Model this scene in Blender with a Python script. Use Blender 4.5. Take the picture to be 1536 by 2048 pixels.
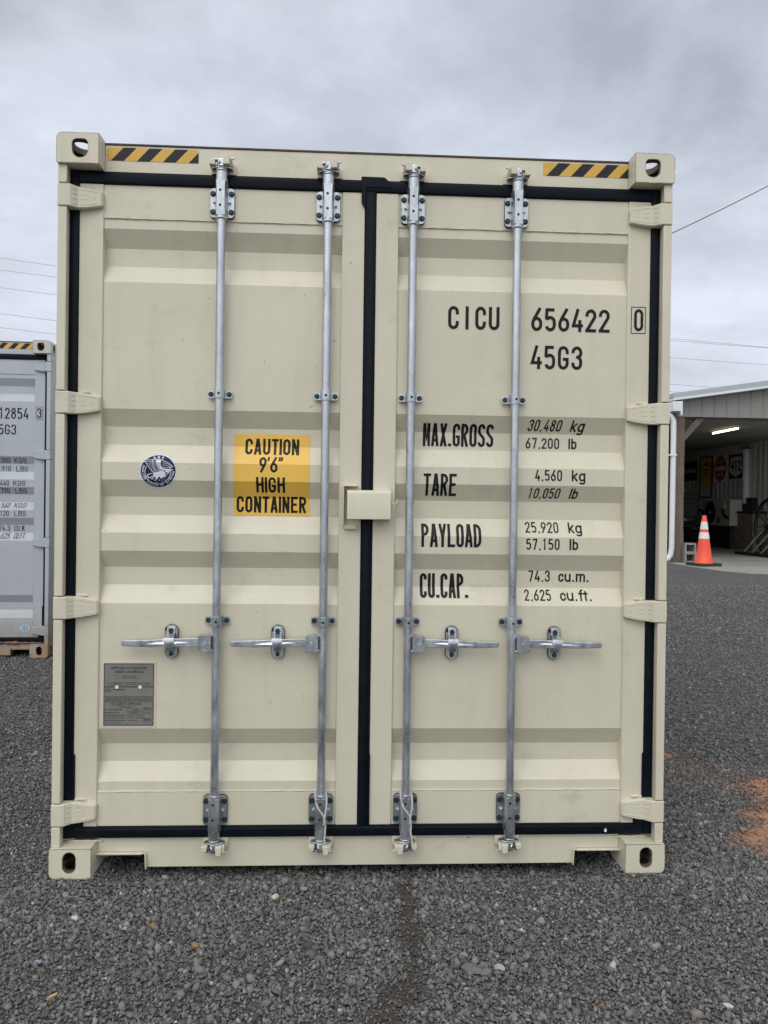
import bpy, bmesh, math, random
import numpy as np
from mathutils import Vector, Matrix
R=math.radians
random.seed(7); rng=np.random.default_rng(11)
S=bpy.context.scene
C=bpy.context.scene.collection
for o in list(bpy.data.objects): bpy.data.objects.remove(o)

# ------------------------------------------------------------------ camera
yaw,pitch,roll=R(2.849),R(-0.293),R(0.749)
cy,sy,cp,sp,cr,sr=math.cos(yaw),math.sin(yaw),math.cos(pitch),math.sin(pitch),math.cos(roll),math.sin(roll)
fw=Vector((sy*cp,cy*cp,sp)); r0=Vector((cy,-sy,0)); u0=r0.cross(fw)
rt=cr*r0+sr*u0; up=-sr*r0+cr*u0
cam=bpy.data.cameras.new('camera'); camo=bpy.data.objects.new('camera',cam); C.objects.link(camo)
M=Matrix((rt,up,-fw)).transposed().to_4x4(); M.translation=Vector((-0.085,-3.035,1.459)); camo.matrix_world=M
cam.sensor_width=36; cam.lens=1538/2048*36; cam.clip_end=2000; cam.clip_start=0.05
S.camera=camo
S.render.resolution_x=768; S.render.resolution_y=1024

# ------------------------------------------------------------------ light
SUN_EL,SUN_AZ=R(50),R(200)     # behind the camera, a little to its left
W=bpy.data.worlds.new('World'); S.world=W; W.use_nodes=True
nt=W.node_tree; N=nt.nodes; Lk=nt.links; N.clear()
def nd(t,tree=None,**k):
    n=(tree or nt).nodes.new(t)
    for a,b in k.items(): setattr(n,a,b)
    return n
out=nd('ShaderNodeOutputWorld'); bg=nd('ShaderNodeBackground'); bg.inputs[1].default_value=0.1
Lk.new(bg.outputs[0],out.inputs[0])
sky=nd('ShaderNodeTexSky',sky_type='NISHITA'); sky.sun_disc=False; sky.sun_elevation=SUN_EL; sky.sun_rotation=SUN_AZ; sky.dust_density=3
tc=nd('ShaderNodeTexCoord'); sep=nd('ShaderNodeSeparateXYZ'); Lk.new(tc.outputs['Generated'],sep.inputs[0])
def math_(op,a,b=None,c=None,tree=None,clamp=False):
    n=nd('ShaderNodeMath',tree,operation=op); n.use_clamp=clamp
    for i,v in enumerate((a,b,c)):
        if v is None: continue
        if isinstance(v,(int,float)): n.inputs[i].default_value=v
        else: (tree or nt).links.new(v,n.inputs[i])
    return n.outputs[0]
zz=math_('ADD',math_('MAXIMUM',sep.outputs[2],0.0),0.22)
ux=math_('DIVIDE',sep.outputs[0],zz); uy=math_('DIVIDE',sep.outputs[1],zz)
cmb=nd('ShaderNodeCombineXYZ'); Lk.new(ux,cmb.inputs[0]); Lk.new(uy,cmb.inputs[1]); cmb.inputs[2].default_value=2.3
n1=nd('ShaderNodeTexNoise'); n1.inputs['Scale'].default_value=1.15; n1.inputs['Detail'].default_value=7; n1.inputs['Roughness'].default_value=0.55; n1.inputs['Distortion'].default_value=0.35
Lk.new(cmb.outputs[0],n1.inputs['Vector'])
ramp=nd('ShaderNodeValToRGB'); ramp.color_ramp.elements[0].position=0.385; ramp.color_ramp.elements[1].position=0.615
ramp.color_ramp.elements[0].color=(4.25,4.6,5.35,1); ramp.color_ramp.elements[1].color=(7.5,8.0,9.1,1)
n2=nd('ShaderNodeTexNoise'); n2.inputs['Scale'].default_value=2.9; n2.inputs['Detail'].default_value=6; n2.inputs['Roughness'].default_value=.55; n2.inputs['Distortion'].default_value=.25; Lk.new(cmb.outputs[0],n2.inputs['Vector'])
nsum=math_('MULTIPLY_ADD',n2.outputs[0],.42,math_('MULTIPLY',n1.outputs[0],.58)); Lk.new(nsum,ramp.inputs[0])
hor=nd('ShaderNodeMapRange'); hor.inputs[1].default_value=-0.02; hor.inputs[2].default_value=0.38; hor.inputs[3].default_value=0.62; hor.inputs[4].default_value=0.0
Lk.new(sep.outputs[2],hor.inputs[0])
mh=nd('ShaderNodeMix',data_type='RGBA'); Lk.new(hor.outputs[0],mh.inputs[0]); Lk.new(ramp.outputs[0],mh.inputs[6]); mh.inputs[7].default_value=(8.6,9.1,10.1,1)
# clouds are brighter towards the hidden sun
dt=nd('ShaderNodeVectorMath',operation='DOT_PRODUCT'); Lk.new(tc.outputs['Generated'],dt.inputs[0])
sd=Vector((math.cos(SUN_EL)*math.sin(SUN_AZ),math.cos(SUN_EL)*math.cos(SUN_AZ),math.sin(SUN_EL))); dt.inputs[1].default_value=sd
br=nd('ShaderNodeMapRange',interpolation_type='SMOOTHSTEP'); br.inputs[1].default_value=0.1; br.inputs[2].default_value=1.0; br.inputs[3].default_value=1.0; br.inputs[4].default_value=2.05
Lk.new(dt.outputs['Value'],br.inputs[0])
mb=nd('ShaderNodeVectorMath',operation='SCALE'); wt=nd('ShaderNodeMapRange'); wt.inputs[1].default_value=-.2; wt.inputs[2].default_value=.9; Lk.new(dt.outputs['Value'],wt.inputs[0])
mw=nd('ShaderNodeMix',data_type='RGBA',blend_type='MULTIPLY'); Lk.new(wt.outputs[0],mw.inputs[0]); Lk.new(mh.outputs[2],mw.inputs[6]); mw.inputs[7].default_value=(1.0,.965,.885,1); Lk.new(mw.outputs[2],mb.inputs[0]); Lk.new(br.outputs[0],mb.inputs['Scale'])
ms=nd('ShaderNodeMix',data_type='RGBA'); ms.inputs[0].default_value=0.94; Lk.new(sky.outputs[0],ms.inputs[6]); Lk.new(mb.outputs[0],ms.inputs[7])
Lk.new(ms.outputs[2],bg.inputs[0])
sun=bpy.data.lights.new('sun','SUN'); sun.energy=0.95; sun.angle=R(40); sun.color=(1,.96,.9)
suno=bpy.data.objects.new('sun',sun); C.objects.link(suno); suno.rotation_euler=(-sd).to_track_quat('-Z','Y').to_euler(); suno.location=(0,-5,12)
S.view_settings.view_transform='Standard'; S.view_settings.look='None'; S.view_settings.exposure=0.09; S.view_settings.gamma=1

# ------------------------------------------------------------------ materials
def newmat(name):
    m=bpy.data.materials.new(name); m.use_nodes=True; t=m.node_tree; t.nodes.clear()
    o=t.nodes.new('ShaderNodeOutputMaterial'); b=t.nodes.new('ShaderNodeBsdfPrincipled'); t.links.new(b.outputs[0],o.inputs[0])
    return m,t,b
def noise(t,vec,scale,detail=4,rough=.5,dist=0):
    n=t.nodes.new('ShaderNodeTexNoise'); n.inputs['Scale'].default_value=scale; n.inputs['Detail'].default_value=detail; n.inputs['Roughness'].default_value=rough; n.inputs['Distortion'].default_value=dist
    if vec is not None: t.links.new(vec,n.inputs['Vector'])
    return n.outputs[0]
def rng_(t,v,a,b,c,d):
    n=t.nodes.new('ShaderNodeMapRange'); t.links.new(v,n.inputs[0])
    for i,x in enumerate((a,b,c,d)): n.inputs[i+1].default_value=x
    return n.outputs[0]
def mixc(t,f,a,b,bt='MIX'):
    n=t.nodes.new('ShaderNodeMix'); n.data_type='RGBA'; n.blend_type=bt
    for i,v in ((0,f),(6,a),(7,b)):
        if isinstance(v,(int,float)): n.inputs[i].default_value=v
        elif isinstance(v,tuple): n.inputs[i].default_value=(*v[:3],1)
        else: t.links.new(v,n.inputs[i])
    return n.outputs[2]
def mapv(t,scale=(1,1,1),co='Object'):
    c=t.nodes.new('ShaderNodeTexCoord'); m=t.nodes.new('ShaderNodeMapping'); m.inputs['Scale'].default_value=scale; t.links.new(c.outputs[co],m.inputs[0]); return m.outputs[0]
def bump(t,b,h,strength,dist):
    n=t.nodes.new('ShaderNodeBump'); n.inputs['Strength'].default_value=strength; n.inputs['Distance'].default_value=dist; t.links.new(h,n.inputs['Height']); t.links.new(n.outputs[0],b.inputs['Normal']); return n
def simple(name,col,rough=.5,metal=0,var=.12,scale=12,bs=0.0,bd=.001):
    m,t,b=newmat(name); v=mapv(t); n=noise(t,v,scale,5,.6)
    f=rng_(t,n,.3,.7,0,1)
    c=mixc(t,f,tuple(x*(1-var) for x in col),tuple(min(1,x*(1+var)) for x in col)); t.links.new(c,b.inputs['Base Color'])
    t.links.new(rng_(t,n,.3,.7,rough-.08,min(1,rough+.1)),b.inputs['Roughness']); b.inputs['Metallic'].default_value=metal
    if bs: bump(t,b,noise(t,v,scale*6,4,.6),bs,bd)
    return m
def paint(name,col,chips=0,dirt=.0,dirtcol=(.22,.13,.07)):
    m,t,b=newmat(name); v=mapv(t)
    c=mixc(t,rng_(t,noise(t,v,2.2,5,.55),.3,.7,0,1),tuple(x*.955 for x in col),tuple(x*1.03 for x in col))
    vs=mapv(t,(9,9,.8)); st=rng_(t,noise(t,vs,1.6,5,.6),.50,.74,0,.20)      # faint run-off streaks
    c=mixc(t,st,c,tuple(x*.72 for x in (col[0],col[1]*.97,col[2]*.88)))
    c=mixc(t,rng_(t,noise(t,mapv(t,(1,1,1.4)),5.5,8,.72),.58,.74,0,.34),c,(.30,.27,.215))   # handling scuffs
    sp_=rng_(t,noise(t,v,46,3,.5),.735,.76,0,.5); c=mixc(t,sp_,c,(.14,.11,.08))  # tiny specks
    if dirt:
        sx=t.nodes.new('ShaderNodeSeparateXYZ'); t.links.new(mapv(t),sx.inputs[0])
        g=rng_(t,sx.outputs[2],.05,.42,1,0); gm=t.nodes.new('ShaderNodeMath'); gm.operation='MULTIPLY'; t.links.new(g,gm.inputs[0]); t.links.new(rng_(t,noise(t,v,7,6,.65),.25,.6,.3,1.2),gm.inputs[1]); gm.use_clamp=True
        g2=t.nodes.new('ShaderNodeMath'); g2.operation='MULTIPLY'; t.links.new(gm.outputs[0],g2.inputs[0]); g2.inputs[1].default_value=dirt
        c=mixc(t,g2.outputs[0],c,dirtcol)
    if chips:
        bv=t.nodes.new('ShaderNodeBevel'); bv.samples=4; bv.inputs[0].default_value=.007
        ge=t.nodes.new('ShaderNodeNewGeometry'); d=t.nodes.new('ShaderNodeVectorMath'); d.operation='DOT_PRODUCT'
        t.links.new(bv.outputs[0],d.inputs[0]); t.links.new(ge.outputs['Normal'],d.inputs[1])
        e=rng_(t,d.outputs['Value'],.97,.86,0,1)
        k=rng_(t,noise(t,v,26,5,.7),.60-.12*chips,.64-.12*chips,0,1)
        q=t.nodes.new('ShaderNodeMath'); q.operation='MULTIPLY'; q.use_clamp=True; t.links.new(e,q.inputs[0]); t.links.new(k,q.inputs[1])
        c=mixc(t,q.outputs[0],c,(.05,.028,.02))
        sc=rng_(t,noise(t,mapv(t,(14,14,4)),6,4,.7),.66,.72,0,.4); c=mixc(t,sc,c,(.20,.16,.12))
    t.links.new(c,b.inputs['Base Color'])
    t.links.new(rng_(t,noise(t,v,8,3),.3,.7,.40,.55),b.inputs['Roughness'])
    h=mixc(t,.08,noise(t,v,3.6,2,.4),noise(t,v,160,3,.5)); bump(t,b,h,.5,.011)
    return m
BEIGE=(.615,.577,.452); GREY=(.415,.45,.485)
M_beige=paint('beige_paint',BEIGE); M_beigec=paint('beige_paint_worn',BEIGE,chips=1.7)
M_grey=paint('grey_paint',GREY,dirt=.85,dirtcol=(.27,.185,.12)); M_greyc=paint('grey_paint_worn',(.48,.48,.46),chips=2.2,dirt=1.0,dirtcol=(.33,.23,.15))
def galv(name,col=(.62,.66,.70),metal=.88,rough=.33):
    m,t,b=newmat(name); v=mapv(t,(1,1,.35))
    vo=t.nodes.new('ShaderNodeTexVoronoi'); vo.inputs['Scale'].default_value=70; t.links.new(v,vo.inputs['Vector'])
    n=noise(t,v,22,6,.7); c=mixc(t,rng_(t,n,.32,.68,0,1),tuple(x*.60 for x in col),col)
    c=mixc(t,rng_(t,vo.outputs['Distance'],.1,.6,.0,.18),c,tuple(x*.55 for x in col))
    c=mixc(t,rng_(t,noise(t,mapv(t,(1,1,.5)),60,4,.6),.66,.72,0,.55),c,(.12,.12,.13))
    t.links.new(c,b.inputs['Base Color']); b.inputs['Metallic'].default_value=metal
    t.links.new(rng_(t,n,.3,.7,rough-.1,rough+.16),b.inputs['Roughness']); bump(t,b,noise(t,mapv(t),90,4,.6),.35,.002)
    return m
M_galv=galv('galvanised_steel')
M_rubber=simple('black_rubber',(.0035,.006,.011),.5,0,.3,20,.12,.001)
M_rubber.node_tree.nodes['Principled BSDF'].inputs['Specular IOR Level'].default_value=.12
M_bolt=simple('dark_bolt',(.02,.045,.05),.4,.4,.3,60)
M_hole=simple('hole_black',(.004,.004,.005),.8)
M_ink=simple('black_lettering',(.010,.010,.012),.45,0,.2,30)
M_ink.node_tree.nodes['Principled BSDF'].inputs['Specular IOR Level'].default_value=.2
M_yel=simple('sticker_yellow',(.77,.47,.075),.4,0,.03,6)
M_haz=simple('hazard_yellow',(.62,.37,.055),.45,0,.08,14)
M_hazk=simple('hazard_black',(.022,.022,.026),.45,0,.2,14)
M_hazk.node_tree.nodes['Principled BSDF'].inputs['Specular IOR Level'].default_value=.2
M_plate=simple('plate_grey',(.185,.182,.165),.5,0,.06,30)
M_plk=simple('plate_black',(.03,.03,.028),.5,0,.1,30)
M_white=simple('white_print',(.78,.78,.78),.45,0,.04,10)
M_navy=simple('navy_print',(.010,.016,.060),.5,0,.1,10)
M_navy.node_tree.nodes['Principled BSDF'].inputs['Specular IOR Level'].default_value=.2
M_rust=simple('rusty_edge',(.09,.06,.045),.8,0,.4,30,.3,.002)
M_under=simple('underside_dark',(.03,.027,.022),.9,0,.3,8)
M_cin=simple('fitting_interior',(.13,.105,.075),.8,0,.4,40,.4,.003)
M_twine=simple('white_twine',(.50,.49,.47),.85,0,.25,220)
M_grime=simple('brown_grime',(.20,.13,.08),.85,0,.5,22,.4,.003)

# ------------------------------------------------------------------ mesh helpers
class MB:
    def __init__(s): s.v=[]; s.f=[]; s.m=[]
    def add(s,v,f,mi=0):
        b=len(s.v); s.v+= [tuple(p) for p in v]; s.f+=[tuple(i+b for i in q) for q in f]; s.m+=[mi]*len(f); return s
    def box(s,x0,x1,y0,y1,z0,z1,mi=0):
        v=[(x,y,z) for x in (x0,x1) for y in (y0,y1) for z in (z0,z1)]
        return s.add(v,[(0,1,3,2),(4,6,7,5),(0,4,5,1),(2,3,7,6),(0,2,6,4),(1,5,7,3)],mi)
    def prism(s,poly,a,b,axis='y',mi=0):
        n=len(poly)
        def P(p,d): return {'y':(p[0],d,p[1]),'x':(d,p[0],p[1]),'z':(p[0],p[1],d)}[axis]
        v=[P(p,a) for p in poly]+[P(p,b) for p in poly]
        f=[tuple(range(n)),tuple(range(2*n-1,n-1,-1))]+[(i,i+n,(i+1)%n+n,(i+1)%n) for i in range(n)]
        return s.add(v,f,mi)
    def loft(s,rings,mi=0,caps=True):
        n=len(rings[0]); v=[p for r in rings for p in r]; f=[]
        for k in range(len(rings)-1):
            for i in range(n): f.append((k*n+i,k*n+(i+1)%n,(k+1)*n+(i+1)%n,(k+1)*n+i))
        if caps: f+= [tuple(range(n)),tuple(range((len(rings)-1)*n,len(rings)*n))]
        return s.add(v,f,mi)
    def tube(s,pts,r,seg=8,mi=0,caps=True):
        pts=[Vector(p) for p in pts]; rings=[]; prev=None
        for i,p in enumerate(pts):
            d=(pts[min(i+1,len(pts)-1)]-pts[max(i-1,0)]).normalized()
            if prev is None: a=d.orthogonal().normalized()
            else:
                a=prev-d*prev.dot(d)
                a=a.normalized() if a.length>1e-6 else d.orthogonal().normalized()
            prev=a; b=d.cross(a); rr=r[i] if isinstance(r,(list,tuple)) else r
            rings.append([p+a*rr*math.cos(t*2*math.pi/seg)+b*rr*math.sin(t*2*math.pi/seg) for t in range(seg)])
        return s.loft(rings,mi,caps)
    def lathe(s,prof,cx,cy,seg=16,mi=0):   # prof (r,z) about vertical axis
        return s.loft([[(cx+r*math.cos(t*2*math.pi/seg),cy+r*math.sin(t*2*math.pi/seg),z) for t in range(seg)] for r,z in prof],mi)
    def cyly(s,x,z,r,y0,y1,seg=12,mi=0,rot=0):
        return s.prism([(x+r*math.cos(rot+t*2*math.pi/seg),z+r*math.sin(rot+t*2*math.pi/seg)) for t in range(seg)],y0,y1,'y',mi)
    def build(s,name,mats,parent=None,bevel=0,smooth=35,recalc=True,segs=2):
        me=bpy.data.meshes.new(name); me.from_pydata(s.v,[],s.f)
        for m in (mats if isinstance(mats,(list,tuple)) else [mats]): me.materials.append(m)
        me.polygons.foreach_set('material_index',s.m)
        if recalc:
            bm=bmesh.new(); bm.from_mesh(me); bmesh.ops.recalc_face_normals(bm,faces=bm.faces); bm.to_mesh(me); bm.free()
        if smooth:
            me.polygons.foreach_set('use_smooth',[True]*len(me.polygons)); me.set_sharp_from_angle(angle=R(smooth))
        me.update()
        o=bpy.data.objects.new(name,me); C.objects.link(o)
        if parent: o.parent=parent
        if bevel:
            b=o.modifiers.new('b','BEVEL'); b.width=bevel; b.segments=segs; b.limit_method='ANGLE'; b.angle_limit=R(35); b.harden_normals=False
        return o
def tag(o,label=None,cat=None,group=None,kind=None):
    for k,v in (('label',label),('category',cat),('group',group),('kind',kind)):
        if v: o[k]=v
    return o
def empty(name,loc=(0,0,0),rz=0,**k):
    o=bpy.data.objects.new(name,None); C.objects.link(o); o.location=loc; o.rotation_euler[2]=rz; o.empty_display_size=.2
    return tag(o,**k)
def stadium(x,z,hw,hh,n=8):
    r=min(hw,hh); p=[]
    for (sx,sz,a0) in ((1,1,0),(-1,1,90),(-1,-1,180),(1,-1,270)):
        for i in range(n+1):
            a=R(a0+90*i/n); p.append((x+sx*(hw-r)+r*math.cos(a),z+sz*(hh-r)+r*math.sin(a)))
    return p
def rrect(x0,x1,z0,z1,r,n=4,rs=None):
    rs=rs or (r,r,r,r); p=[]   # order: TR, TL, BL, BR
    for (cx,cz,sx,sz,a0,rr) in ((x1,z1,-1,-1,0,rs[0]),(x0,z1,1,-1,90,rs[1]),(x0,z0,1,1,180,rs[2]),(x1,z0,-1,1,270,rs[3])):
        if rr<=1e-6: p.append((cx,cz)); continue
        for i in range(n+1):
            a=R(a0+90*i/n); p.append((cx+sx*rr+rr*math.cos(a),cz+sz*rr+rr*math.sin(a)))
    return p

# ------------------------------------------------------------------ stencil stroke font
def arc(cx,cy,rx,ry,a0,a1,n=7): return [(cx+rx*math.cos(R(a0+(a1-a0)*i/n)),cy+ry*math.sin(R(a0+(a1-a0)*i/n))) for i in range(n+1)]
def glyph(ch,w,t):
    a=t/2; L=a; X=w-a; T=1-a; B=a; c=w/2; r=(w-t)/2; q=min(r*1.15,.2) if w<.5 else min(r*1.35,.36)
    if ch in '0O': return [arc(c,T-q,r,q,0,180)+arc(c,B+q,r,q,180,360)+[(X,T-q)]]
    if ch=='C': return [[(X,T-q-.1)]+arc(c,T-q,r,q,0,180)+arc(c,B+q,r,q,180,360)+[(X,B+q+.1)]]
    if ch=='G': return [[(X,T-q-.08)]+arc(c,T-q,r,q,0,180)+arc(c,B+q,r,q,180,360)+[(X,.44),(c-.02,.44)]]
    if ch=='U': return [[(L,1)]+arc(c,B+q,r,q,180,360)+[(X,1)]]
    if ch=='I': return [[(c,0),(c,1)]]
    if ch=='1': return [[(c*.55,.80),(c+.02,.97),(c+.02,0)]]
    if ch=='6': return [[(X-.03,1.0),(L+.045,.5)],arc(c,.55-q,r,q,0,180)+arc(c,B+q,r,q,180,360)+[(X,.55-q)]]
    if ch=='9': return [[(w-x,1-y) for x,y in p] for p in glyph('6',w,t)]
    if ch=='8': return [arc(c,.76,r*.88,T-.76,0,360,16),arc(c,.30,r,.30-B,0,360,16)]
    if ch=='5': return [[(X,T),(L+.02,T),(L,.52)],[(L,.55)]+arc(c,.60-q,r,q,130,0)+arc(c,B+q,r,q,0,-165)]
    if ch=='4': return [[(X-.30*w,1.0),(L,.27),(w+.01,.27)],[(X-.13*w,.52),(X-.13*w,0)]]
    if ch=='2': return [[(L,T-q-.05)]+arc(c,T-q,r,q,180,0)+[(X-.01,.64),(L+.02,.10)],[(0,B),(w,B)]]
    if ch=='3': return [[(L,T-q-.03)]+arc(c,T-q,r,q,180,0)+arc(c,.54+q*.8,r,q*.8,0,-90),[(c-.03,.54)]+arc(c,.54-q,r,q,90,0)+arc(c,B+q,r,q,0,-180)+[(L,B+q+.05)]]
    if ch=='7': return [[(0,T),(X,T),(c*.8,0)]]
    if ch=='A': return [[(L-.01,0),(c-.012,1)],[(X+.01,0),(c+.012,1)],[(L+.03,.27),(X-.03,.27)]]
    if ch=='M': return [[(L,0),(L,1)],[(X,0),(X,1)],[(L+.02,1),(c,.30),(X-.02,1)]]
    if ch=='W': return [[(L,1),(w*.28,0)],[(w*.28,0),(c,.8)],[(c,.8),(w*.72,0)],[(w*.72,0),(X,1)]]
    if ch=='X': return [[(L,0),(X,1)],[(L,1),(X,0)]]
    if ch=='Y': return [[(L-.01,1),(c,.42),(c,0)],[(X+.01,1),(c,.42)]]
    if ch=='V': return [[(L,1),(c,0)],[(X,1),(c,0)]]
    if ch=='K': return [[(L,0),(L,1)],[(X,1),(L,.38)],[(c-.04,.55),(X,0)]]
    if ch=='T': return [[(0,T),(w,T)],[(c,T),(c,0)]]
    if ch=='L': return [[(L,1),(L,B),(w,B)]]
    if ch=='E': return [[(w,T),(L,T),(L,B),(w,B)],[(L,.52),(w*.85,.52)]]
    if ch=='F': return [[(w,T),(L,T),(L,0)],[(L,.52),(w*.85,.52)]]
    if ch=='H': return [[(L,0),(L,1)],[(X,0),(X,1)],[(L,.52),(X,.52)]]
    if ch=='N': return [[(L,0),(L,1)],[(X,0),(X,1)],[(L,1),(X,0)]]
    if ch=='P': return [[(L,0),(L,1)],[(L,T)]+arc(X-.14,T-.2,.14,.2,90,-90)+[(L,T-.4)]]
    if ch=='R': return [[(L,0),(L,1)],[(L,T)]+arc(X-.14,T-.2,.14,.2,90,-90)+[(L,T-.4)],[(c-.01,.5),(X,0)]]
    if ch=='B': return [[(L,0),(L,1)],[(L,T)]+arc(X-.13,T-.19,.12,.19,90,-90)+[(L,T-.38)],[(L,.54)]+arc(X-.13,.29,.13,.24,90,-90)+[(L,B)]]
    if ch=='D': return [[(L,0),(L,1)],[(L,T)]+arc(X-.16,T-.22,.16,.22,90,0)+arc(X-.16,B+.22,.16,.22,0,-90)+[(L,B)]]
    if ch=='S': return [[(X,T-q-.03)]+arc(c,T-q,r,q,0,180)+[(L,.66)]+[(L+.03,.60),(X-.03,.42),(X,.36)]+arc(c,B+q,r,q,0,-180)+[(L,B+q+.03)]]
    if ch=='.': return [[(c-t*.6,t*.6),(c+t*.6,t*.6)]]
    if ch==',': return [[(c+.025,t*1.05),(c-.02,-.04)]]
    return []
def ribbon(mb,pts,t,f,k):
    n=len(pts); hv=t/2; Lp=[]; Rp=[]; closed=math.dist(pts[0],pts[-1])<1e-4 and n>3
    if closed: pts=pts[:-1]; n-=1
    for i in range(n):
        p=Vector(pts[i]); a=Vector(pts[(i-1)%n]) if (i>0 or closed) else None; b=Vector(pts[(i+1)%n]) if (i<n-1 or closed) else None
        d1=(p-a).normalized() if a is not None and (p-a).length>1e-7 else None; d2=(b-p).normalized() if b is not None and (b-p).length>1e-7 else None
        if d1 is None: d1=d2
        if d2 is None: d2=d1
        if d1 is None: continue
        d=(d1+d2); d=d.normalized() if d.length>1e-3 else d1
        nn=Vector((-d.y,d.x)); m=hv/max(.45,abs(nn.dot(Vector((-d1.y,d1.x)))))
        Lp.append(p+nn*m); Rp.append(p-nn*m)
    n=len(Lp); v=[f(*q,k) for q in Lp]+[f(*q,k) for q in Rp]
    fc=[(i,i+1,i+1+n,i+n) for i in range(n-1)]
    if closed: fc.append((n-1,0,n,2*n-1))
    mb.add(v,fc)
def stencil(mb,s,x0,z0,h,cw,pitch,t,shear=0,rev=False,widths={}):
    """cw glyph width, pitch, t stroke as fractions of the height h; x0 is the left edge, z0 the base"""
    x=x0; kk=0
    for ch in s:
        w=cw*widths.get(ch,1)
        if ch!=' ':
            for pl in glyph(ch,w,t):
                kk+=1
                def f(px,py,k,x=x): return (x+(px+shear*py)*h,-0.00013*(k%5),z0+py*h)
                ribbon(mb,pl,t,f,kk)
        x+=pitch*widths.get(ch+'p',1)*h
    return x
def text_mesh(s,size=1,offset=0.0,spacing=1.0,align='LEFT'):
    cu=bpy.data.curves.new('t','FONT'); cu.body=s; cu.size=size; cu.offset=offset; cu.space_character=spacing; cu.align_x=align; cu.resolution_u=3
    o=bpy.data.objects.new('t',cu); C.objects.link(o)
    dg=bpy.context.evaluated_depsgraph_get(); dg.update(); me=bpy.data.meshes.new_from_object(o.evaluated_get(dg))
    v=[tuple(p.co) for p in me.vertices]; f=[tuple(p.vertices) for p in me.polygons]
    bpy.data.objects.remove(o); bpy.data.curves.remove(cu); bpy.data.meshes.remove(me); return v,f
def text_box(mb,s,x0,x1,z0,z1,mi=0,y=0,offset=0.0,shear=0,f3=None,spacing=1.0):
    """Bfont text fitted into a rectangle"""
    v,f=text_mesh(s,1,offset,spacing)
    if not v: return
    ax=min(p[0] for p in v); bx=max(p[0] for p in v); az=min(p[1] for p in v); bz=max(p[1] for p in v)
    out=[]
    for p in v:
        u=(p[0]-ax)/max(1e-6,bx-ax); w=(p[1]-az)/max(1e-6,bz-az)
        q=(x0+u*(x1-x0)+shear*w*(z1-z0),y,z0+w*(z1-z0)); out.append(f3(q) if f3 else q)
    mb.add(out,f,mi)

# ------------------------------------------------------------------ door profile
YO,YI=.074,.110
GROOVES=[(2.555,2.487,2.415,2.344),(1.841,1.773,1.701,1.629),(1.559,1.492,1.419,1.348),(1.276,1.209,1.138,1.067),(.566,.496,.426,.355)]
FOLDS=sorted(z for g in GROOVES for z in g)
def prof(z):
    for a,b,c,d in GROOVES:
        if d<z<a:
            if z>b: return YO+(YI-YO)*(a-z)/(a-b)
            if z<c: return YO+(YI-YO)*(z-d)/(c-d)
            return YI
    return YO
def drape(mb,name,mats,parent,lift=.0012):
    """cut a flat drawing in the xz plane at the folds and lay it on the corrugated sheet"""
    me=bpy.data.meshes.new(name); me.from_pydata(mb.v,[],mb.f)
    for m in (mats if isinstance(mats,(list,tuple)) else [mats]): me.materials.append(m)
    me.polygons.foreach_set('material_index',mb.m)
    bm=bmesh.new(); bm.from_mesh(me)
    zs=[v.co.z for v in bm.verts]; lo,hi=min(zs),max(zs)
    for z in FOLDS:
        if lo<z<hi:
            bmesh.ops.bisect_plane(bm,geom=bm.verts[:]+bm.edges[:]+bm.faces[:],plane_co=(0,0,z),plane_no=(0,0,1),dist=1e-6)
    for v in bm.verts: v.co.y+=prof(v.co.z)-lift
    for f in bm.faces:
        f.normal_update()
        if f.normal.y>0: f.normal_flip()
    bm.to_mesh(me); bm.free(); me.update()
    o=bpy.data.objects.new(name,me); C.objects.link(o); o.parent=parent; return o

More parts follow.
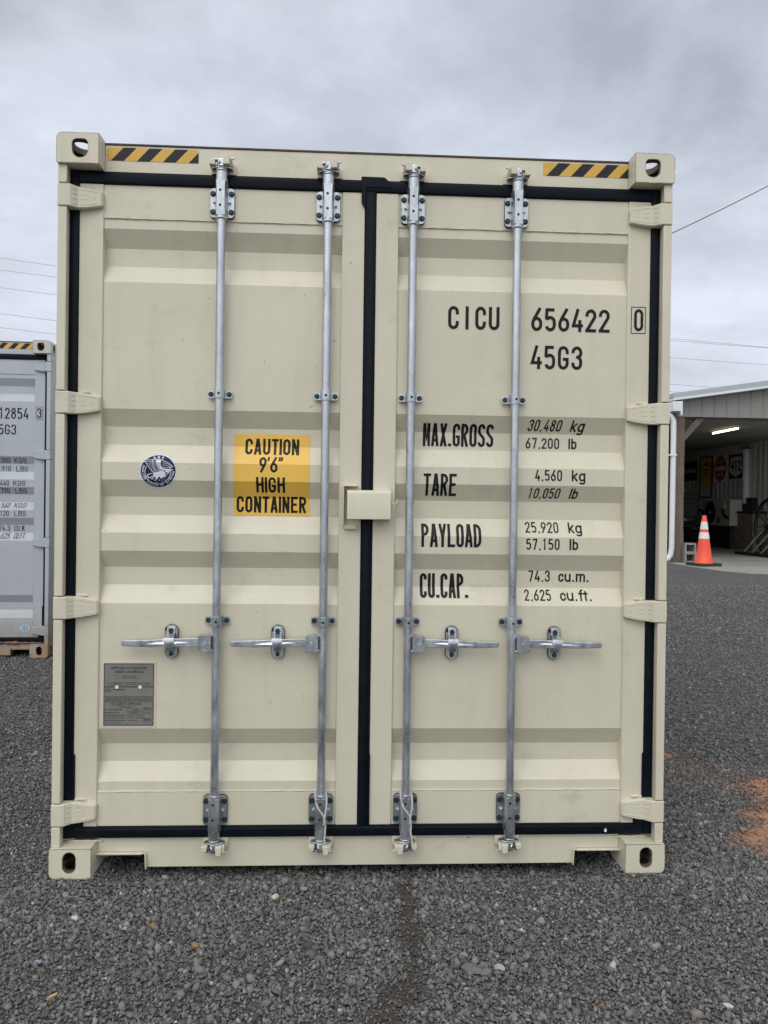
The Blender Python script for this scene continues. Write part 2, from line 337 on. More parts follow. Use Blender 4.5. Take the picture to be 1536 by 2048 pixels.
# ------------------------------------------------------------------ container
def casting(parent,mat,cx,cy,top,name='corner_casting'):
    """hollow ISO corner fitting with real apertures; cx,cy = +-1 outward directions in x and y (front is -1)"""
    w,d,h=.162,.178,.118
    def obj(poly,a,b,axis):
        m=MB(); m.prism(poly,a,b,axis); return m.build('tmp',mat,smooth=0)
    # local: x from 0 (inner) to w (outer), y from 0 (front) to d, z 0..h  (z=h is the outer horizontal face)
    rs=(.024,0,0,.006)
    base=obj(rrect(0,w,0,h,.02,5,rs),0,d,'y')
    cut=[obj(rrect(.022,w-.022,.02,h-.024,.01,3),.022,d-.02,'y')]
    if top: cut.append(obj(rrect(.042,.102,.022,.094,.02,6,(.018,.018,.030,.030)),-.02,.05,'y'))
    else: cut.append(obj(stadium(.084,.053,.025,.040),-.02,.05,'y'))
    cut.append(obj(stadium(.084,.052,.026,.038),w-.05,w+.02,'x'))
    cut.append(obj(stadium(.086,.09,.040,.058),h-.05,h+.02,'z'))
    o=base
    for c in cut:
        md=o.modifiers.new('x','BOOLEAN'); md.operation='DIFFERENCE'; md.object=c; md.solver='EXACT'
    dg=bpy.context.evaluated_depsgraph_get(); dg.update(); me=bpy.data.meshes.new_from_object(o.evaluated_get(dg))
    for x in [o]+cut: bpy.data.objects.remove(x)
    for v in me.vertices:
        x,y,z=v.co
        v.co=((1.219-w+x)*cx, y if cy<0 else 12.192-y, (2.896-h+z) if top else (h-z))
    if (cx<0)!=(cy>0)!=(not top): me.flip_normals()
    bm=bmesh.new(); bm.from_mesh(me); bmesh.ops.recalc_face_normals(bm,faces=bm.faces); bm.to_mesh(me); bm.free()
    me.polygons.foreach_set('use_smooth',[True]*len(me.polygons)); me.set_sharp_from_angle(angle=R(30))
    me.materials.clear(); me.materials.append(mat); me.materials.append(M_cin)
    for p in me.polygons:
        c=p.center; X_=abs(c.x)-(1.219-w); Y_=c.y if cy<0 else 12.192-c.y; Z_=(c.z-(2.896-h)) if top else h-c.z
        if .0015<X_<w-.0015 and .003<Y_<d-.0015 and .0015<Z_<h-.0015 and not (X_>w-.026 and Z_>h-.026 and abs(p.normal.y)<.1): p.material_index=1
    n=bpy.data.objects.new(name,me); C.objects.link(n); n.parent=parent; return n

def hinge(parent,mat,s,z):
    m=MB(); st=[(1.2165,.012,.043,0),(1.180,.010,.043,0),(1.168,.014,.043,0),(1.157,.026,.0425,0),(1.146,.036,.042,0),(1.120,.039,.040,0),(1.085,.042,.034,0),(1.062,.044,.029,0),(1.056,.050,.026,0)]
    rings=[]
    for x,y,h,_ in st:
        yb=.075 if x>1.15 else .068
        rings.append([(s*x,y+.003,z-h),(s*x,y,z-h+.003),(s*x,y,z+h-.003),(s*x,y+.003,z+h),(s*x,yb,z+h),(s*x,yb,z-h)])
    m.loft(rings)
    # pressed ribs, slot and stud
    m.tube([(s*1.072,.0440,z+.022),(s*1.11,.0408,z+.028),(s*1.140,.0380,z+.030)],.0022,6)
    m.tube([(s*1.072,.0440,z-.020),(s*1.11,.0408,z-.027),(s*1.140,.0380,z-.029)],.0022,6)
    for dz in (-.008,.010): m.tube([(s*1.110,.0405,z+dz*.7),(s*1.118,.0397,z+dz),(s*1.136,.0382,z+dz)],.0019,6)
    for dz in (-.029,-.009,.010,.029): m.tube([(s*1.150,.0325,z+dz),(s*1.161,.0225,z+dz)],.0021,6)
    m.tube([(s*(1.088+.008*math.cos(a)),.0425,z+.006*math.sin(a)) for a in [i*math.pi/6 for i in range(13)]],.0014,5)
    # weld bead above
    m.tube([(s*x,.062+random.uniform(-.002,.002),z+.044+random.uniform(0,.004)) for x in (1.145,1.135,1.125,1.112,1.100)],[.004,.006,.005,.006,.003],6)
    return m.build('hinge',mat,parent,bevel=0,smooth=24)

def bracket4(parent,x,top):
    z0,z1=(2.604,2.721) if top else (.186,.304)
    m=MB(); m.prism(rrect(x-.0485,x+.0485,z0-.002,z1+.002,.016),.0605,.0655,mi=2); m.prism(rrect(x-.0475,x+.0475,z0,z1,.015),.056,.0602)
    # faceted sleeve
    a,b=(z0-.002,z1+.016) if top else (z0-.016,z1-.002)
    w=.0245
    sec=[(-w,.058),(-w,.030),(-.017,.013),(.017,.013),(w,.030),(w,.058)]
    nz=6; rings=[]
    for i in range(nz+1):
        t=i/nz; k=1-.10*math.sin(math.pi*t); rings.append([(x+px*k,py,a+(b-a)*t) for px,py in sec])
    m.loft(rings)
    for zc,rr in ((a-.004,.0235),(b+.003,.0235)): m.lathe([(.017,zc-.009),(rr,zc-.007),(rr,zc+.007),(.017,zc+.009)],x,.036,18)
    for sx in (-1,1):
        for zb in (z0+.022,z1-.023):
            m.cyly(x+sx*.0365,zb,.0095,.047,.0565,6,1,.3*sx); m.cyly(x+sx*.0365,zb,.0115,.0545,.0562,14,1)
        m.prism([(x+sx*.025,(z0+z1)/2-.004),(x+sx*.036,(z0+z1)/2),(x+sx*.025,(z0+z1)/2+.004)],.044,.057)
    for zb in (z0+.035,z1-.023): m.cyly(x-.002,zb,.0052,.0122,.0132,12,3)
    m.build('bar_bracket',[M_galv,M_bolt,M_rubber,M_hole],parent,bevel=.0012)
def bracket2(parent,x,z):
    m=MB(); m.prism(rrect(x-.0475,x+.0475,z-.0155,z+.0155,.006),.058,.0655)
    n=10; o=[]; i_=[]
    for k in range(n+1):
        a=math.pi*k/n; o.append((x+.0215*math.cos(a),.037-.0235*math.sin(a)))
    o=[(x+.0215,.060)]+o+[(x-.0215,.060)]
    v=[(p[0],p[1],zz) for zz in (z-.0195,z+.0185) for p in o]; L=len(o)
    m.add(v,[(i,i+1,i+1+L,i+L) for i in range(L-1)]+[tuple(range(L)),tuple(range(2*L-1,L-1,-1)),(L-1,0,L,2*L-1)])
    for sx in (-1,1): m.cyly(x+sx*.036,z,.0085,.0505,.0585,6,1,.4); m.cyly(x+sx*.036,z,.0105,.0565,.0578,14,1)
    m.cyly(x+.001,z-.001,.005,.0125,.0136,12,3)
    m.build('bar_bracket',[M_galv,M_bolt,M_rubber,M_hole],parent,bevel=.0012)
def cam_end(parent,paintm,x,top,s):
    """locking cam; s=+1 big keeper on the +x side"""
    d=1 if top else -1; zb=2.778 if top else .136     # where the rod head starts
    m=MB()
    z=lambda t: zb+d*t
    m.lathe([(.019,z(-.022)),(.019,z(-.002)),(.0235,z(0)),(.0235,z(.006)),(.018,z(.010)),(.019,z(.026)),(.017,z(.048)),(.010,z(.052))],x,.036,18)
    def horn(poly,t0,t1): m.prism([(x+s*a,b) for a,b in poly],z(t0),z(t1),'z')
    horn([(-.012,.060),(-.036,.052),(-.041,.036),(-.030,.024),(-.010,.018),(.018,.018),(.038,.026),(.044,.046),(.020,.062)],.009,.015)
    horn([(-.010,.052),(-.036,.044),(-.033,.024),(-.008,.020),(.020,.020),(.030,.050)],.041,.047)
    m.tube([(x+s*.022,.040,z(.045)),(x+s*.050,.032,z(.053))],[.0055,.0035],8)
    m.box(x-.012,x+.010,.012,.022,min(z(.014),z(.040)),max(z(.014),z(.040)))
    m.tube([(x-s*.010,.018,z(.016)),(x-s*.004,.010,z(.028)),(x-s*.010,.018,z(.040))],.0045,7)
    m.build('locking_cam',M_galv,parent,bevel=.0015,smooth=45)
    k=MB()
    k.prism([(x+s*.054,z(.000)),(x+s*.050,z(.042)),(x-s*.046,z(.046)),(x-s*.046,z(.002))],.064,.079)
    k.prism([(x+s*.009,z(.017)),(x+s*.036,z(.017)),(x+s*.033,z(.050)),(x+s*.013,z(.052))],.000,.074)
    k.prism([(x-s*.022,z(.016)),(x-s*.046,z(.018)),(x-s*.044,z(.037)),(x-s*.025,z(.038))],.008,.074)
    k.prism([(.074,z(.044)),(.074,z(.014)),(.030,z(.016)),(.012,z(.044))],x+min(s*.034,s*.042),x+max(s*.034,s*.042),'x')
    k.build('cam_keeper',paintm,parent,bevel=.002)
def handle(parent,x,s):
    """s=+1 handle points to +x"""
    m=MB(); X=lambda a: x+s*a
    m.prism([(X(.017),.886),(X(.066),.886),(X(.068),.890),(X(.068),.944),(X(.060),.951),(X(.024),.951),(X(.017),.940)],.010,.044)
    m.cyly(X(.043),.916,.0085,.0045,.011,14); m.tube([(X(.020),.028,.945),(X(.012),.028,.952),(X(.008),.028,.948)],.004,6); m.tube([(X(.020),.028,.890),(X(.010),.028,.886)],.004,6)
    pr=[(.060,.904,.938,.016),(.12,.903,.937,.016),(.150,.904,.936,.012),(.185,.906,.935,.010),(.22,.904,.933,.014),(.26,.902,.930,.016),(.33,.904,.9285,.016),(.360,.905,.928,.016),(.3645,.909,.924,.020)]
    m.loft([[(X(a),y,z0+.002),(X(a),y-.0003,(z0+z1)/2),(X(a),y,z1-.002),(X(a),y+.002,z1),(X(a),y+.014,z1),(X(a),y+.014,z0),(X(a),y+.002,z0)] for a,z0,z1,y in pr])
    m.loft([[(X(a),.016-h*.9,zc-h*.3),(X(a),.016-h*.5,zc+h*.5),(X(a),.020,zc+h),(X(a),.020,zc-h*.8)] for a,zc,h in ((.105,.920,.001),(.135,.921,.007),(.185,.919,.012),(.235,.9165,.007),(.270,.914,.001))])
    for i in range(22): # raised foundry marks
        a=.275+.082*(i%11)/11+random.uniform(-.002,.002); m.box(*sorted((X(a),X(a+.0022))),.0125,.0145,.911+.007*(i//11)+random.uniform(-.001,.001),.9145+.007*(i//11))
    m.build('bar_handle',M_galv,parent,bevel=.0012,smooth=22)
    c=MB(); xc=X(.180)
    c.prism(stadium(xc,.9185,.0265,.068),.0605,.0655,mi=2); c.prism(stadium(xc,.9185,.0245,.0665),.055,.0602)
    # top flap bending forward over the handle
    fl=[(.056,.980,.010),(.050,.976,.016),(.048,.955,.0165),(.030,.944,.016),(.008,.940,.020),(.004,.930,.023),(.004,.918,.017),(.006,.909,.008)]
    rings=[[(xc-h,y,z),(xc+h,y,z),(xc+h*.9,y+.005,z),(xc-h*.9,y+.005,z)] for y,z,h in fl]
    c.loft(rings)
    c.loft([[(xc-h,y,z),(xc+h,y,z),(xc+h,y+.006,z),(xc-h,y+.006,z)] for y,z,h in ((.050,.880,.014),(.030,.888,.013),(.026,.900,.013),(.030,.904,.012))])
    c.cyly(xc,.963,.0105,.041,.049,6,1,.2); c.cyly(xc,.870,.0095,.047,.056,6,1,.5)
    c.cyly(xc-.016,.968,.009,.0535,.0548,12,3)
    c.build('handle_catch',[M_galv,M_bolt,M_rubber,M_hole],parent,bevel=.0012,smooth=45)

def build_container(root,paintm,wornm,sillm,near=True,texts=None):
    P=root
    for cx in (-1,1):
        for cy_ in (-1,1):
            for top in (0,1): casting(P,wornm,cx,cy_,top)
    # corner posts
    hz=[.243,1.053,1.855,2.660]
    for s in (-1,1):
        m=MB(); m.prism([(s*1.190,.070),(s*1.2175,.070),(s*1.2175,.176),(s*1.150,.176),(s*1.150,.080),(s*1.190,.080)],.118,2.778,'z')
        segs=[(.118,.1965),(.2895,1.0065),(1.0995,1.8085),(1.9015,2.6135),(2.7065,2.778)]
        for a,b in segs:
            m.prism([(s*1.181,.012),(s*1.2155,.012),(s*1.2165,.0705),(s*1.1875,.0705)],a,b,'z')
        m.build('corner_post',paintm,P,bevel=.003)
        m=MB(); m.box(*sorted((s*1.08,s*1.217)),12.02,12.19,.118,2.778); m.build('corner_post',paintm,P,bevel=.003)
        # corrugated side
        pts=[]; y=.176; L=11.85; per=.278; k=0
        while y<.176+L:
            for dy,x in ((0,1.208),(.070,1.208),(.138,1.174),(.208,1.174)): pts.append((x,min(y+dy,12.03)))
            y+=per
        pts.append((1.208,12.03))
        v=[(s*x,yy,z) for z in (.158,2.80) for x,yy in pts]; n=len(pts)
        m=MB(); m.add(v,[(i,i+1,i+1+n,i+n) for i in range(n-1)]); m.build('side_wall',paintm,P,smooth=0)
        m=MB(); m.box(*sorted((s*1.165,s*1.213)),.176,12.02,.012,.160); m.build('bottom_rail',paintm,P,bevel=.003)
        m=MB(); m.box(*sorted((s*1.150,s*1.213)),.176,12.02,2.800,2.868); m.build('top_rail',paintm,P,bevel=.003)
    # roof with shallow corrugation, floor, closed end
    pts=[]; y=.16
    while y<12.0:
        for dy,z in ((0,2.862),(.08,2.862),(.10,2.878),(.19,2.878)): pts.append((y+dy,z))
        y+=.209
    n=len(pts); m=MB(); m.add([(x,a,z) for x in (-1.16,1.16) for a,z in pts],[(i,i+1,i+1+n,i+n) for i in range(n-1)]); m.build('roof',paintm,P,smooth=0)
    m=MB(); m.box(-1.165,1.165,.13,12.05,.14,.165)
    for i in range(24): m.box(-1.165,1.165,.6+i*.48,.645+i*.48,.03,.14)
    m.build('floor',M_under,P)
    m=MB(); m.box(-1.09,1.09,12.05,12.08,.15,2.87); m.build('end_wall',paintm,P)
    # header and sill
    m=MB(); m.box(-1.0565,1.0565,.078,.150,2.7775,2.886); m.box(-1.19,1.19,.082,.150,2.728,2.7772)
    m.build('door_header',paintm,P,bevel=.002)
    m=MB(); m.box(-1.0565,1.0565,.0745,.155,2.8865,2.8935); m.build('header_lip',M_rust,P,bevel=.001)
    m=MB()
    pol=[(-1.0565,.1315),(-1.0565,.072),(-.874,.072),(-.866,.066),(-.8635,.010),(.8635,.010),(.866,.066),(.874,.072),(1.0565,.072),(1.0565,.1315)]
    m.prism(pol,.078,.150)
    m.box(-1.19,1.19,.082,.150,.1317,.178)
    for s in (-1,1):
        m.box(*sorted((s*.876,s*1.0565)),.060,.0782,.066,.073); m.prism([(s*.876,.073),(s*.868,.066),(s*.8655,.008),(s*.860,.008),(s*.863,.068),(s*.872,.077)],.060,.0782)
        m.tube([(s*(1.056-i*.02),.074,.1195+random.uniform(-.002,.003)) for i in range(2)]+[(s*(1.06+i*.016),.074+.0*i,.1195+random.uniform(-.0015,.003)) for i in range(8)],.004,6)
    m.build('door_sill',sillm,P,bevel=.002)
    for s in (-1,1):
        m=MB(); a,b=(-1.048,-.690) if s<0 else (.703,1.056)
        zb,zt=2.8255,2.878; y=.0768
        if not near: a,b=(.70,1.056) if s>0 else (-1.056,-.70)
        m.add([(a,y,zb),(b,y,zb),(b,y,zt),(a,y,zt)],[(0,1,2,3)],0)
        y=.0764; L=b-a; per=L/3.52; h=zt-zb; t=per*.50
        for i in range(4):
            x0=a+.014*(L/.358)+i*per; pl=[(x0,zb),(x0+t,zb),(x0+t+h*.93,zt),(x0+h*.93,zt)]
            if x0+t>b or x0+t+h*.93>b:
                pl=[(x0,zb),(b,zb),(b,min(zt,zb+(b-x0)/.93))]
            m.add([(p,y,q) for p,q in pl],[tuple(range(len(pl)))],1)
        m.build('hazard_stripe',[M_haz,M_hazk],P,smooth=0,recalc=False)
    # doors
    doors={}
    for s in (-1,1):
        m=MB()
        m.box(*sorted((s*.0235,s*.113)),.066,.118,.178,2.7265); m.box(*sorted((s*1.058,s*1.150)),.066,.118,.178,2.7265)
        m.box(*sorted((s*.1135,s*1.0575)),.070,.118,2.596,2.7265); m.box(*sorted((s*.1135,s*1.0575)),.070,.118,.178,.3145)
        d=m.build('door',paintm,P,bevel=.0025); doors[s]=d
        zs=[.310]+FOLDS+[2.600]; v=[(s*x,prof(z),z) for x in (.108,1.063) for z in zs]; n=len(zs)
        m=MB(); m.add(v,[(i,i+1,i+1+n,i+n) for i in range(n-1)]); m.build('corrugated_panel',paintm,d,smooth=0)
        # weld seams
        def seam(p,q,r,y):
            m=MB()
            nseg=46; pts=[];rr=[]
            for i in range(nseg+1):
                t=i/nseg; pts.append((p[0]+(q[0]-p[0])*t,y+random.uniform(-.0006,.0006),p[1]+(q[1]-p[1])*t+random.uniform(-.0008,.0008)*(p[1]==q[1]))); rr.append(r*random.uniform(.75,1.2))
            m.tube(pts,rr,6); m.build('weld_seam',paintm,d,smooth=60)
        for z in (2.5955,.3155): seam((s*.114,z),(s*1.057,z),.0032,.0715)
        for x in (.1135,1.0575):
            for za,zb_ in ((.315,.355),(.566,1.067),(1.276,1.348),(1.559,1.629),(1.841,2.344),(2.555,2.70),(.19,.31)): seam((s*x,za),(s*x,zb_),.0019,.0715)
        # gasket ring
        g=MB()
        def strip(x0,x1,z0,z1,vert):
            sec=[(0,.070),(.04,.0605),(.2,.058),(.78,.058),(.84,.0605),(.97,.061),(1,.070)]
            if vert: g.loft([[(x0+(x1-x0)*a,b,z) for a,b in sec]+[(x1,.084,z),(x0,.084,z)] for z in (z0,z1)])
            else: g.loft([[(x,b,z0+(z1-z0)*a) for a,b in sec]+[(x,.084,z1),(x,.084,z0)] for x in (x0,x1)])
        xo=1.1885
        strip(*sorted((s*1.1495,s*xo)),.134,2.775,True)
        strip(*sorted((s*.0,s*1.149)),2.7275,2.776,False); strip(*sorted((s*.0,s*1.149)),.133,.1785,False)
        if s>0:
            strip(-.0215,.0215,.1785,2.7275,True)
            g.prism([(-.039,2.787),(.054,2.786),(.075,2.768),(.075,2.745),(-.020,2.745),(-.021,2.660),(-.028,2.668),(-.037,2.684)],.0545,.066)
            g.prism([(.0205,.470),(.0255,.465),(.0255,.180),(.0205,.180)],.0575,.068)
        g.prism([(s*1.151,.47),(s*1.1435,.465),(s*1.1435,.215),(s*1.132,.205),(s*1.110,.1975),(s*1.110,.176),(s*1.151,.176)],.0585,.069)
        gk=g.build('gasket',M_rubber,d,bevel=.001,smooth=50)
        for z in hz: hinge(d,paintm,s,z)
        if near and s>0:
            w=MB(); w.cyly(.993,.151,.0055,.0545,.0585,10); w.cyly(.9945,.1565,.0035,.0545,.0585,8); w.build('gasket_rivet',M_white,gk,smooth=30)
    for i,x in enumerate((-.5905,-.1700,.1700,.5905)):
        m=MB(); m.tube([(x,.036,z) for z in np.linspace(.150,2.765,40)],.0168,18)
        m.tube([(x,.036,2.735),(x,.036,2.775)],.0215,18); m.tube([(x,.036,.138),(x,.036,.178)],.0215,18)
        bar=m.build('locking_bar',M_galv,P,smooth=50)
        bracket4(bar,x,True); bracket4(bar,x,False); bracket2(bar,x,1.903); bracket2(bar,x,1.003)
        sg=1 if i<2 else -1
        cam_end(bar,paintm,x,True,sg); cam_end(bar,paintm,x,False,sg)
        handle(bar,x,-sg if near or i!=3 else -1)
    # lock box on the right door, angle guard on the left one
    m=MB(); m.prism(rrect(-.080,.093,1.413,1.529,.006,4),.0005,.004)
    m.loft([[(a,y,b) for a,b in rrect(-.080+k,.093-k,1.413+k,1.529-k,.006,4)] for y,k in ((.012,0),(.004,.001),(.0005,.004))])
    m=MB(); sec=[(.064,1.529),(.020,1.529),(.008,1.5275),(.0025,1.523),(0,1.515),(0,1.414),(.0035,1.413),(.0035,1.512),(.010,1.522),(.022,1.5255),(.064,1.5255)]
    m.prism(sec,-.080,.093,'x'); m.box(.0895,.093,.003,.066,1.414,1.522); m.box(-.080,-.077,.003,.050,1.470,1.524)
    m.box(.020,.090,.055,.0665,1.43,1.50)
    m.prism(rrect(.024,.091,1.520,1.535,.004),.020,.066)
    lb=m.build('lock_box',paintm,P,bevel=.002)
    m=MB(); m.tube([(.096,.03,1.506),(.0965,.028,1.492),(.099,.026,1.480),(.104,.024,1.4735),(.110,.024,1.473),(.115,.024,1.478),(.119,.024,1.486),(.1215,.024,1.496)],.0028,8); m.build('padlock_hook',paintm,lb,smooth=60)
    m=MB(); m.prism([(-.0975,1.391),(-.0925,1.391),(-.0925,1.5435),(-.036,1.5435),(-.036,1.5495),(-.0975,1.5495)],.022,.0665)
    m.box(-.0905,-.040,.050,.0665,1.3725,1.3905); m.build('lock_guard',paintm,P,bevel=.0015)
    return doors

A=empty('shipping_container',(0,0,0),0,label='large beige shipping container with closed double doors, four locking bars and a yellow height sticker',cat='shipping container')
dA=build_container(A,M_beige,M_beigec,M_beige,True)
Bc=empty('shipping_container',(-2.78-1.219,4.12,.05),R(-2.0),label='pale grey shipping container behind the beige one, dusty brown sill and chipped corner fittings',cat='shipping container')
Bc.location=Vector((-2.785,4.12,.05))-Matrix.Rotation(R(2.0),3,'Z')@Vector((1.219,0,0)); Bc.rotation_euler[2]=R(2.0)
dB=build_container(Bc,M_grey,M_greyc,M_greyc,False)

# ---------------- lettering on the beige container
Rd,Ld=dA[1],dA[-1]
def fit(s,x0,x1,z0,z1,t=.115,cwf=.80,shear=0,widths={}):
    """stencil string fitted between x0 and x1"""
    h=z1-z0; n=len(s)
    pw=[widths.get(c+'p',1) for c in s]
    pitch=(x1-x0)/((sum(pw[:-1])+cwf)*h)
    m=MB(); stencil(m,s,x0,z0,h,pitch*cwf,pitch,t,shear,widths=widths); return m
def put(m,door,name='lettering'): return drape(m,name,M_ink,door)
m=fit('CICU',.320,.530,2.189,2.283,.135,.79); put(m,Rd)
m=fit('656422',.661,.986,2.190,2.284,.135,.81); put(m,Rd)
m=MB(); stencil(m,'0',1.0850,2.1975,.090,.42,.5,.125)
def boxline(m,x0,x1,z0,z1,t,y=0):
    m.add([(x0,y,z0),(x1,y,z0),(x1,y,z1),(x0,y,z1),(x0+t,y,z0+t),(x1-t,y,z0+t),(x1-t,y,z1-t),(x0+t,y,z1-t)],[(0,1,5,4),(1,2,6,5),(2,3,7,6),(3,0,4,7)])
boxline(m,1.072,1.133,2.187,2.297,.0028)
for i,v in enumerate(m.v): m.v[i]=(v[0],v[1]+.066-.074,v[2])
put(m,Rd)
m=fit('45G3',.661,.874,2.035,2.131,.130,.80); put(m,Rd)
NW={'.p':.55,'.':.45}
for s,a in (('MAX.GROSS',(.227,.518,1.716,1.808)),('TARE',(.229,.364,1.512,1.602)),('PAYLOAD',(.223,.468,1.304,1.398)),('CU.CAP.',(.222,.436,1.095,1.194))):
    m=fit(s,*a,t=.118,cwf=.86,widths=NW); put(m,Rd)
DW={',p':.55,',':.5,'.p':.55,'.':.5}
LW={'k':.56,'g':.58,'l':.30,'b':.58,'c':.52,'u':.58,'m':.84,'f':.38,'t':.38,'.':.36}
def lower(ch,w,t):
    a=t/2; L=a+.04; X=w-a-.04; c=w/2; r=(X-L)/2; xh=.74; q=min(r*1.1,.26)
    if ch=='k': return [[(L,0),(L,1)],[(X,xh),(L,.28)],[(L+.12,.42),(X+.02,0)]]
    if ch=='l': return [[(c,0),(c,1)]]
    if ch=='b': return [[(L,0),(L,1)],[(L,xh-a-q)]+arc(c,xh-a-q,r,q,180,0)+arc(c,a+q,r,q,0,-180)]
    if ch=='g': return [[(X,xh),(X,-.10)]+arc(c,-.10,r,.11,0,-170),[(X,xh-a-q)]+arc(c,xh-a-q,r,q,0,180)+arc(c,a+q,r,q,180,360)]
    if ch=='c': return [[(X,xh-a-q-.02)]+arc(c,xh-a-q,r,q,0,180)+arc(c,a+q,r,q,180,360)+[(X,a+q+.02)]]
    if ch=='u': return [[(L,xh)]+arc(c,a+q,r,q,180,360),[(X,xh),(X,0)]]
    if ch=='m': return [[(L,0),(L,xh)]]+[[(x0,.45)]+arc((x0+x1)/2,xh-a-.13,(x1-x0)/2,.13,180,0,6)+[(x1,0)] for x0,x1 in ((L,c),(c,X))]
    if ch=='f': return [[(c,0),(c,.84)]+arc(c+.15,.84,.15,.12,180,60,5),[(0.02,xh-a),(w-.02,xh-a)]]
    if ch=='t': return [[(c,.90),(c,.14)]+arc(c+.10,.16,.10,.10,180,270,4),[(0.02,xh-a),(w-.02,xh-a)]]
    return [[(c-.09,.085),(c+.09,.085)]]
def vals(num,unit,x0,x1,xu0,xu1,z0,z1,shear=0,desc=0):
    m=fit(num,x0,x1,z0,z1,.125,.78,shear,DW)
    put(m,Rd)
    h=z1-z0; m=MB(); tw=sum(LW[c] for c in unit); k=(xu1-xu0)/(tw*h); x=xu0
    for ch in unit:
        for kk,pl in enumerate(lower(ch,LW[ch]*k,.15)):
            ribbon(m,pl,.15,lambda px,py,q,x=x:(x+(px+shear*py)*h,-.00013*(q%5),z0+py*h),kk)
        x+=LW[ch]*k*h
    put(m,Rd)
vals('30,480','kg',.656,.794,.832,.892,1.784,1.829,.18,.014)
vals('67,200','lb',.653,.793,.829,.868,1.713,1.757)
vals('4,560','kg',.686,.797,.836,.896,1.579,1.624,0,.014)
vals('10,050','lb',.658,.790,.829,.868,1.507,1.549,.18)
vals('25,920','kg',.652,.790,.829,.889,1.366,1.410,0,.014)
vals('57,150','lb',.653,.791,.829,.870,1.297,1.342)
vals('74.3','cu.m.',.672,.762,.796,.930,1.163,1.209)
vals('2,625','cu.ft.',.653,.763,.800,.938,1.087,1.131)
# yellow height sticker
m=MB(); m.add([(-.5375,0,1.4215),(-.2325,0,1.4215),(-.2325,0,1.7525),(-.5375,0,1.7525)],[(0,1,2,3)],0)
for s,x0,x1,z0,z1 in (('CAUTION',-.497,-.274,1.668,1.734),("9'6''",-.437,-.340,1.596,1.658),('HIGH',-.449,-.328,1.515,1.577),('CONTAINER',-.530,-.243,1.434,1.500)):
    h=z1-z0; SW={"I":.36,"'":.26,'T':.92,'E':.95}; tw=sum(SW.get(c,1) for c in s); pk=(x1-x0)/(tw*h); x=x0
    for ch in s:
        w_=SW.get(ch,1)*pk; gw=w_*.84 if ch!='I' else w_*.8; t_=.155; b=MB()
        if ch=="'": pls=[[(gw*.6,1.02),(gw*.6,.88),(gw*.25,.74)]]
        else: pls=glyph(ch,gw,t_)
        for kk,pl in enumerate(pls): ribbon(b,pl,t_ if ch!="'" else .12,lambda px,py,q:(x+(px+w_*.08)*h,-.0004-.00013*q,z0+py*h),kk)
        m.add(b.v,b.f,1); x+=w_*h
drape(m,'height_sticker',[M_yel,M_ink],Ld,.0010)
# round eagle emblem sticker
m=MB(); EX,EZ,ER=-.834,1.595,.0745
def disc(r,mi,y,n=40): m.add([(EX+r*math.cos(i*2*math.pi/n),y,EZ+r*.93*math.sin(i*2*math.pi/n)) for i in range(n)],[tuple(range(n))],mi)
disc(ER,0,0); disc(ER*.925,1,-.0002)
def E_(x,z,y): return (EX+x*ER,y,EZ+z*ER*.93)
def epoly(p,mi,y): m.add([E_(a,b,y) for a,b in p],[tuple(range(len(p)))],mi)
def ecurve(p,w,mi,y):
    b=MB(); ribbon(b,p,w,lambda a,c,k:E_(a,c,y),0); m.add(b.v,b.f,mi)
ecurve([(-.02+.68*math.cos(R(a)),-.05+.68*math.sin(R(a))) for a in range(150,391,8)],.035,0,-.0004)
# wings: outline and feathers
fe=[(-.80,.64),(-.10,.66)],[(-.74,.55),(-.08,.56)],[(-.66,.44),(-.06,.45)],[(-.55,.33),(-.04,.35)],[(-.46,.22),(.0,.24)],[(-.38,.10),(.06,.13)],[(-.28,-.02),(.10,.04)]
for k,p in enumerate(fe): ecurve(list(p),.026,0,-.0006-.00003*k)
ecurve([(-.80,.64),(-.62,.42),(-.48,.2),(-.32,-.03),(-.15,-.10),(.10,-.06)],.028,0,-.0009)
ecurve([(-.33,.66),(-.30,.45),(-.24,.2),(-.12,.0)],.028,0,-.001)
ecurve([(.20,.62),(.5,.50),(.78,.28),(.70,.20),(.40,.18),(.25,.25)],.028,0,-.0007); ecurve([(.22,.48),(.50,.42),(.74,.24)],.026,0,-.0011); ecurve([(.22,.36),(.46,.32),(.66,.20)],.026,0,-.0012)
epoly([(-.14,.67),(.16,.67),(.12,.45),(.16,.28),(.32,.14),(.55,.12),(.82,.10),(.62,.0),(.50,-.10),(.36,-.02),(.24,.02),(.10,.02),(.0,.18),(-.08,.40)],0,-.0013)
epoly([(-.24,-.10),(-.02,-.04),(.24,.02),(.42,-.12),(.34,-.30),(.16,-.44),(.06,-.30),(-.08,-.52),(-.18,-.30),(-.28,-.42)],0,-.0014)
ecurve([(.40,.02),(.1,.1),(.02,.3),(.03,.5)],.028,1,-.0016)
ecurve([(-.28,-.12),(-.56,-.22),(-.50,-.40),(-.24,-.30)],.04,0,-.0015); ecurve([(.30,-.36),(.60,-.06)],.035,0,-.0015)
for i in range(15):
    a=R(208+i*8.6); rr=random.uniform(.46,.64); ecurve([(-.02+rr*math.cos(a),-.05+rr*math.sin(a)),(-.02+rr*math.cos(a)+random.uniform(-.09,.09),-.05+rr*math.sin(a)+random.uniform(-.05,.09))],.035,0,-.0015-.00001*i)
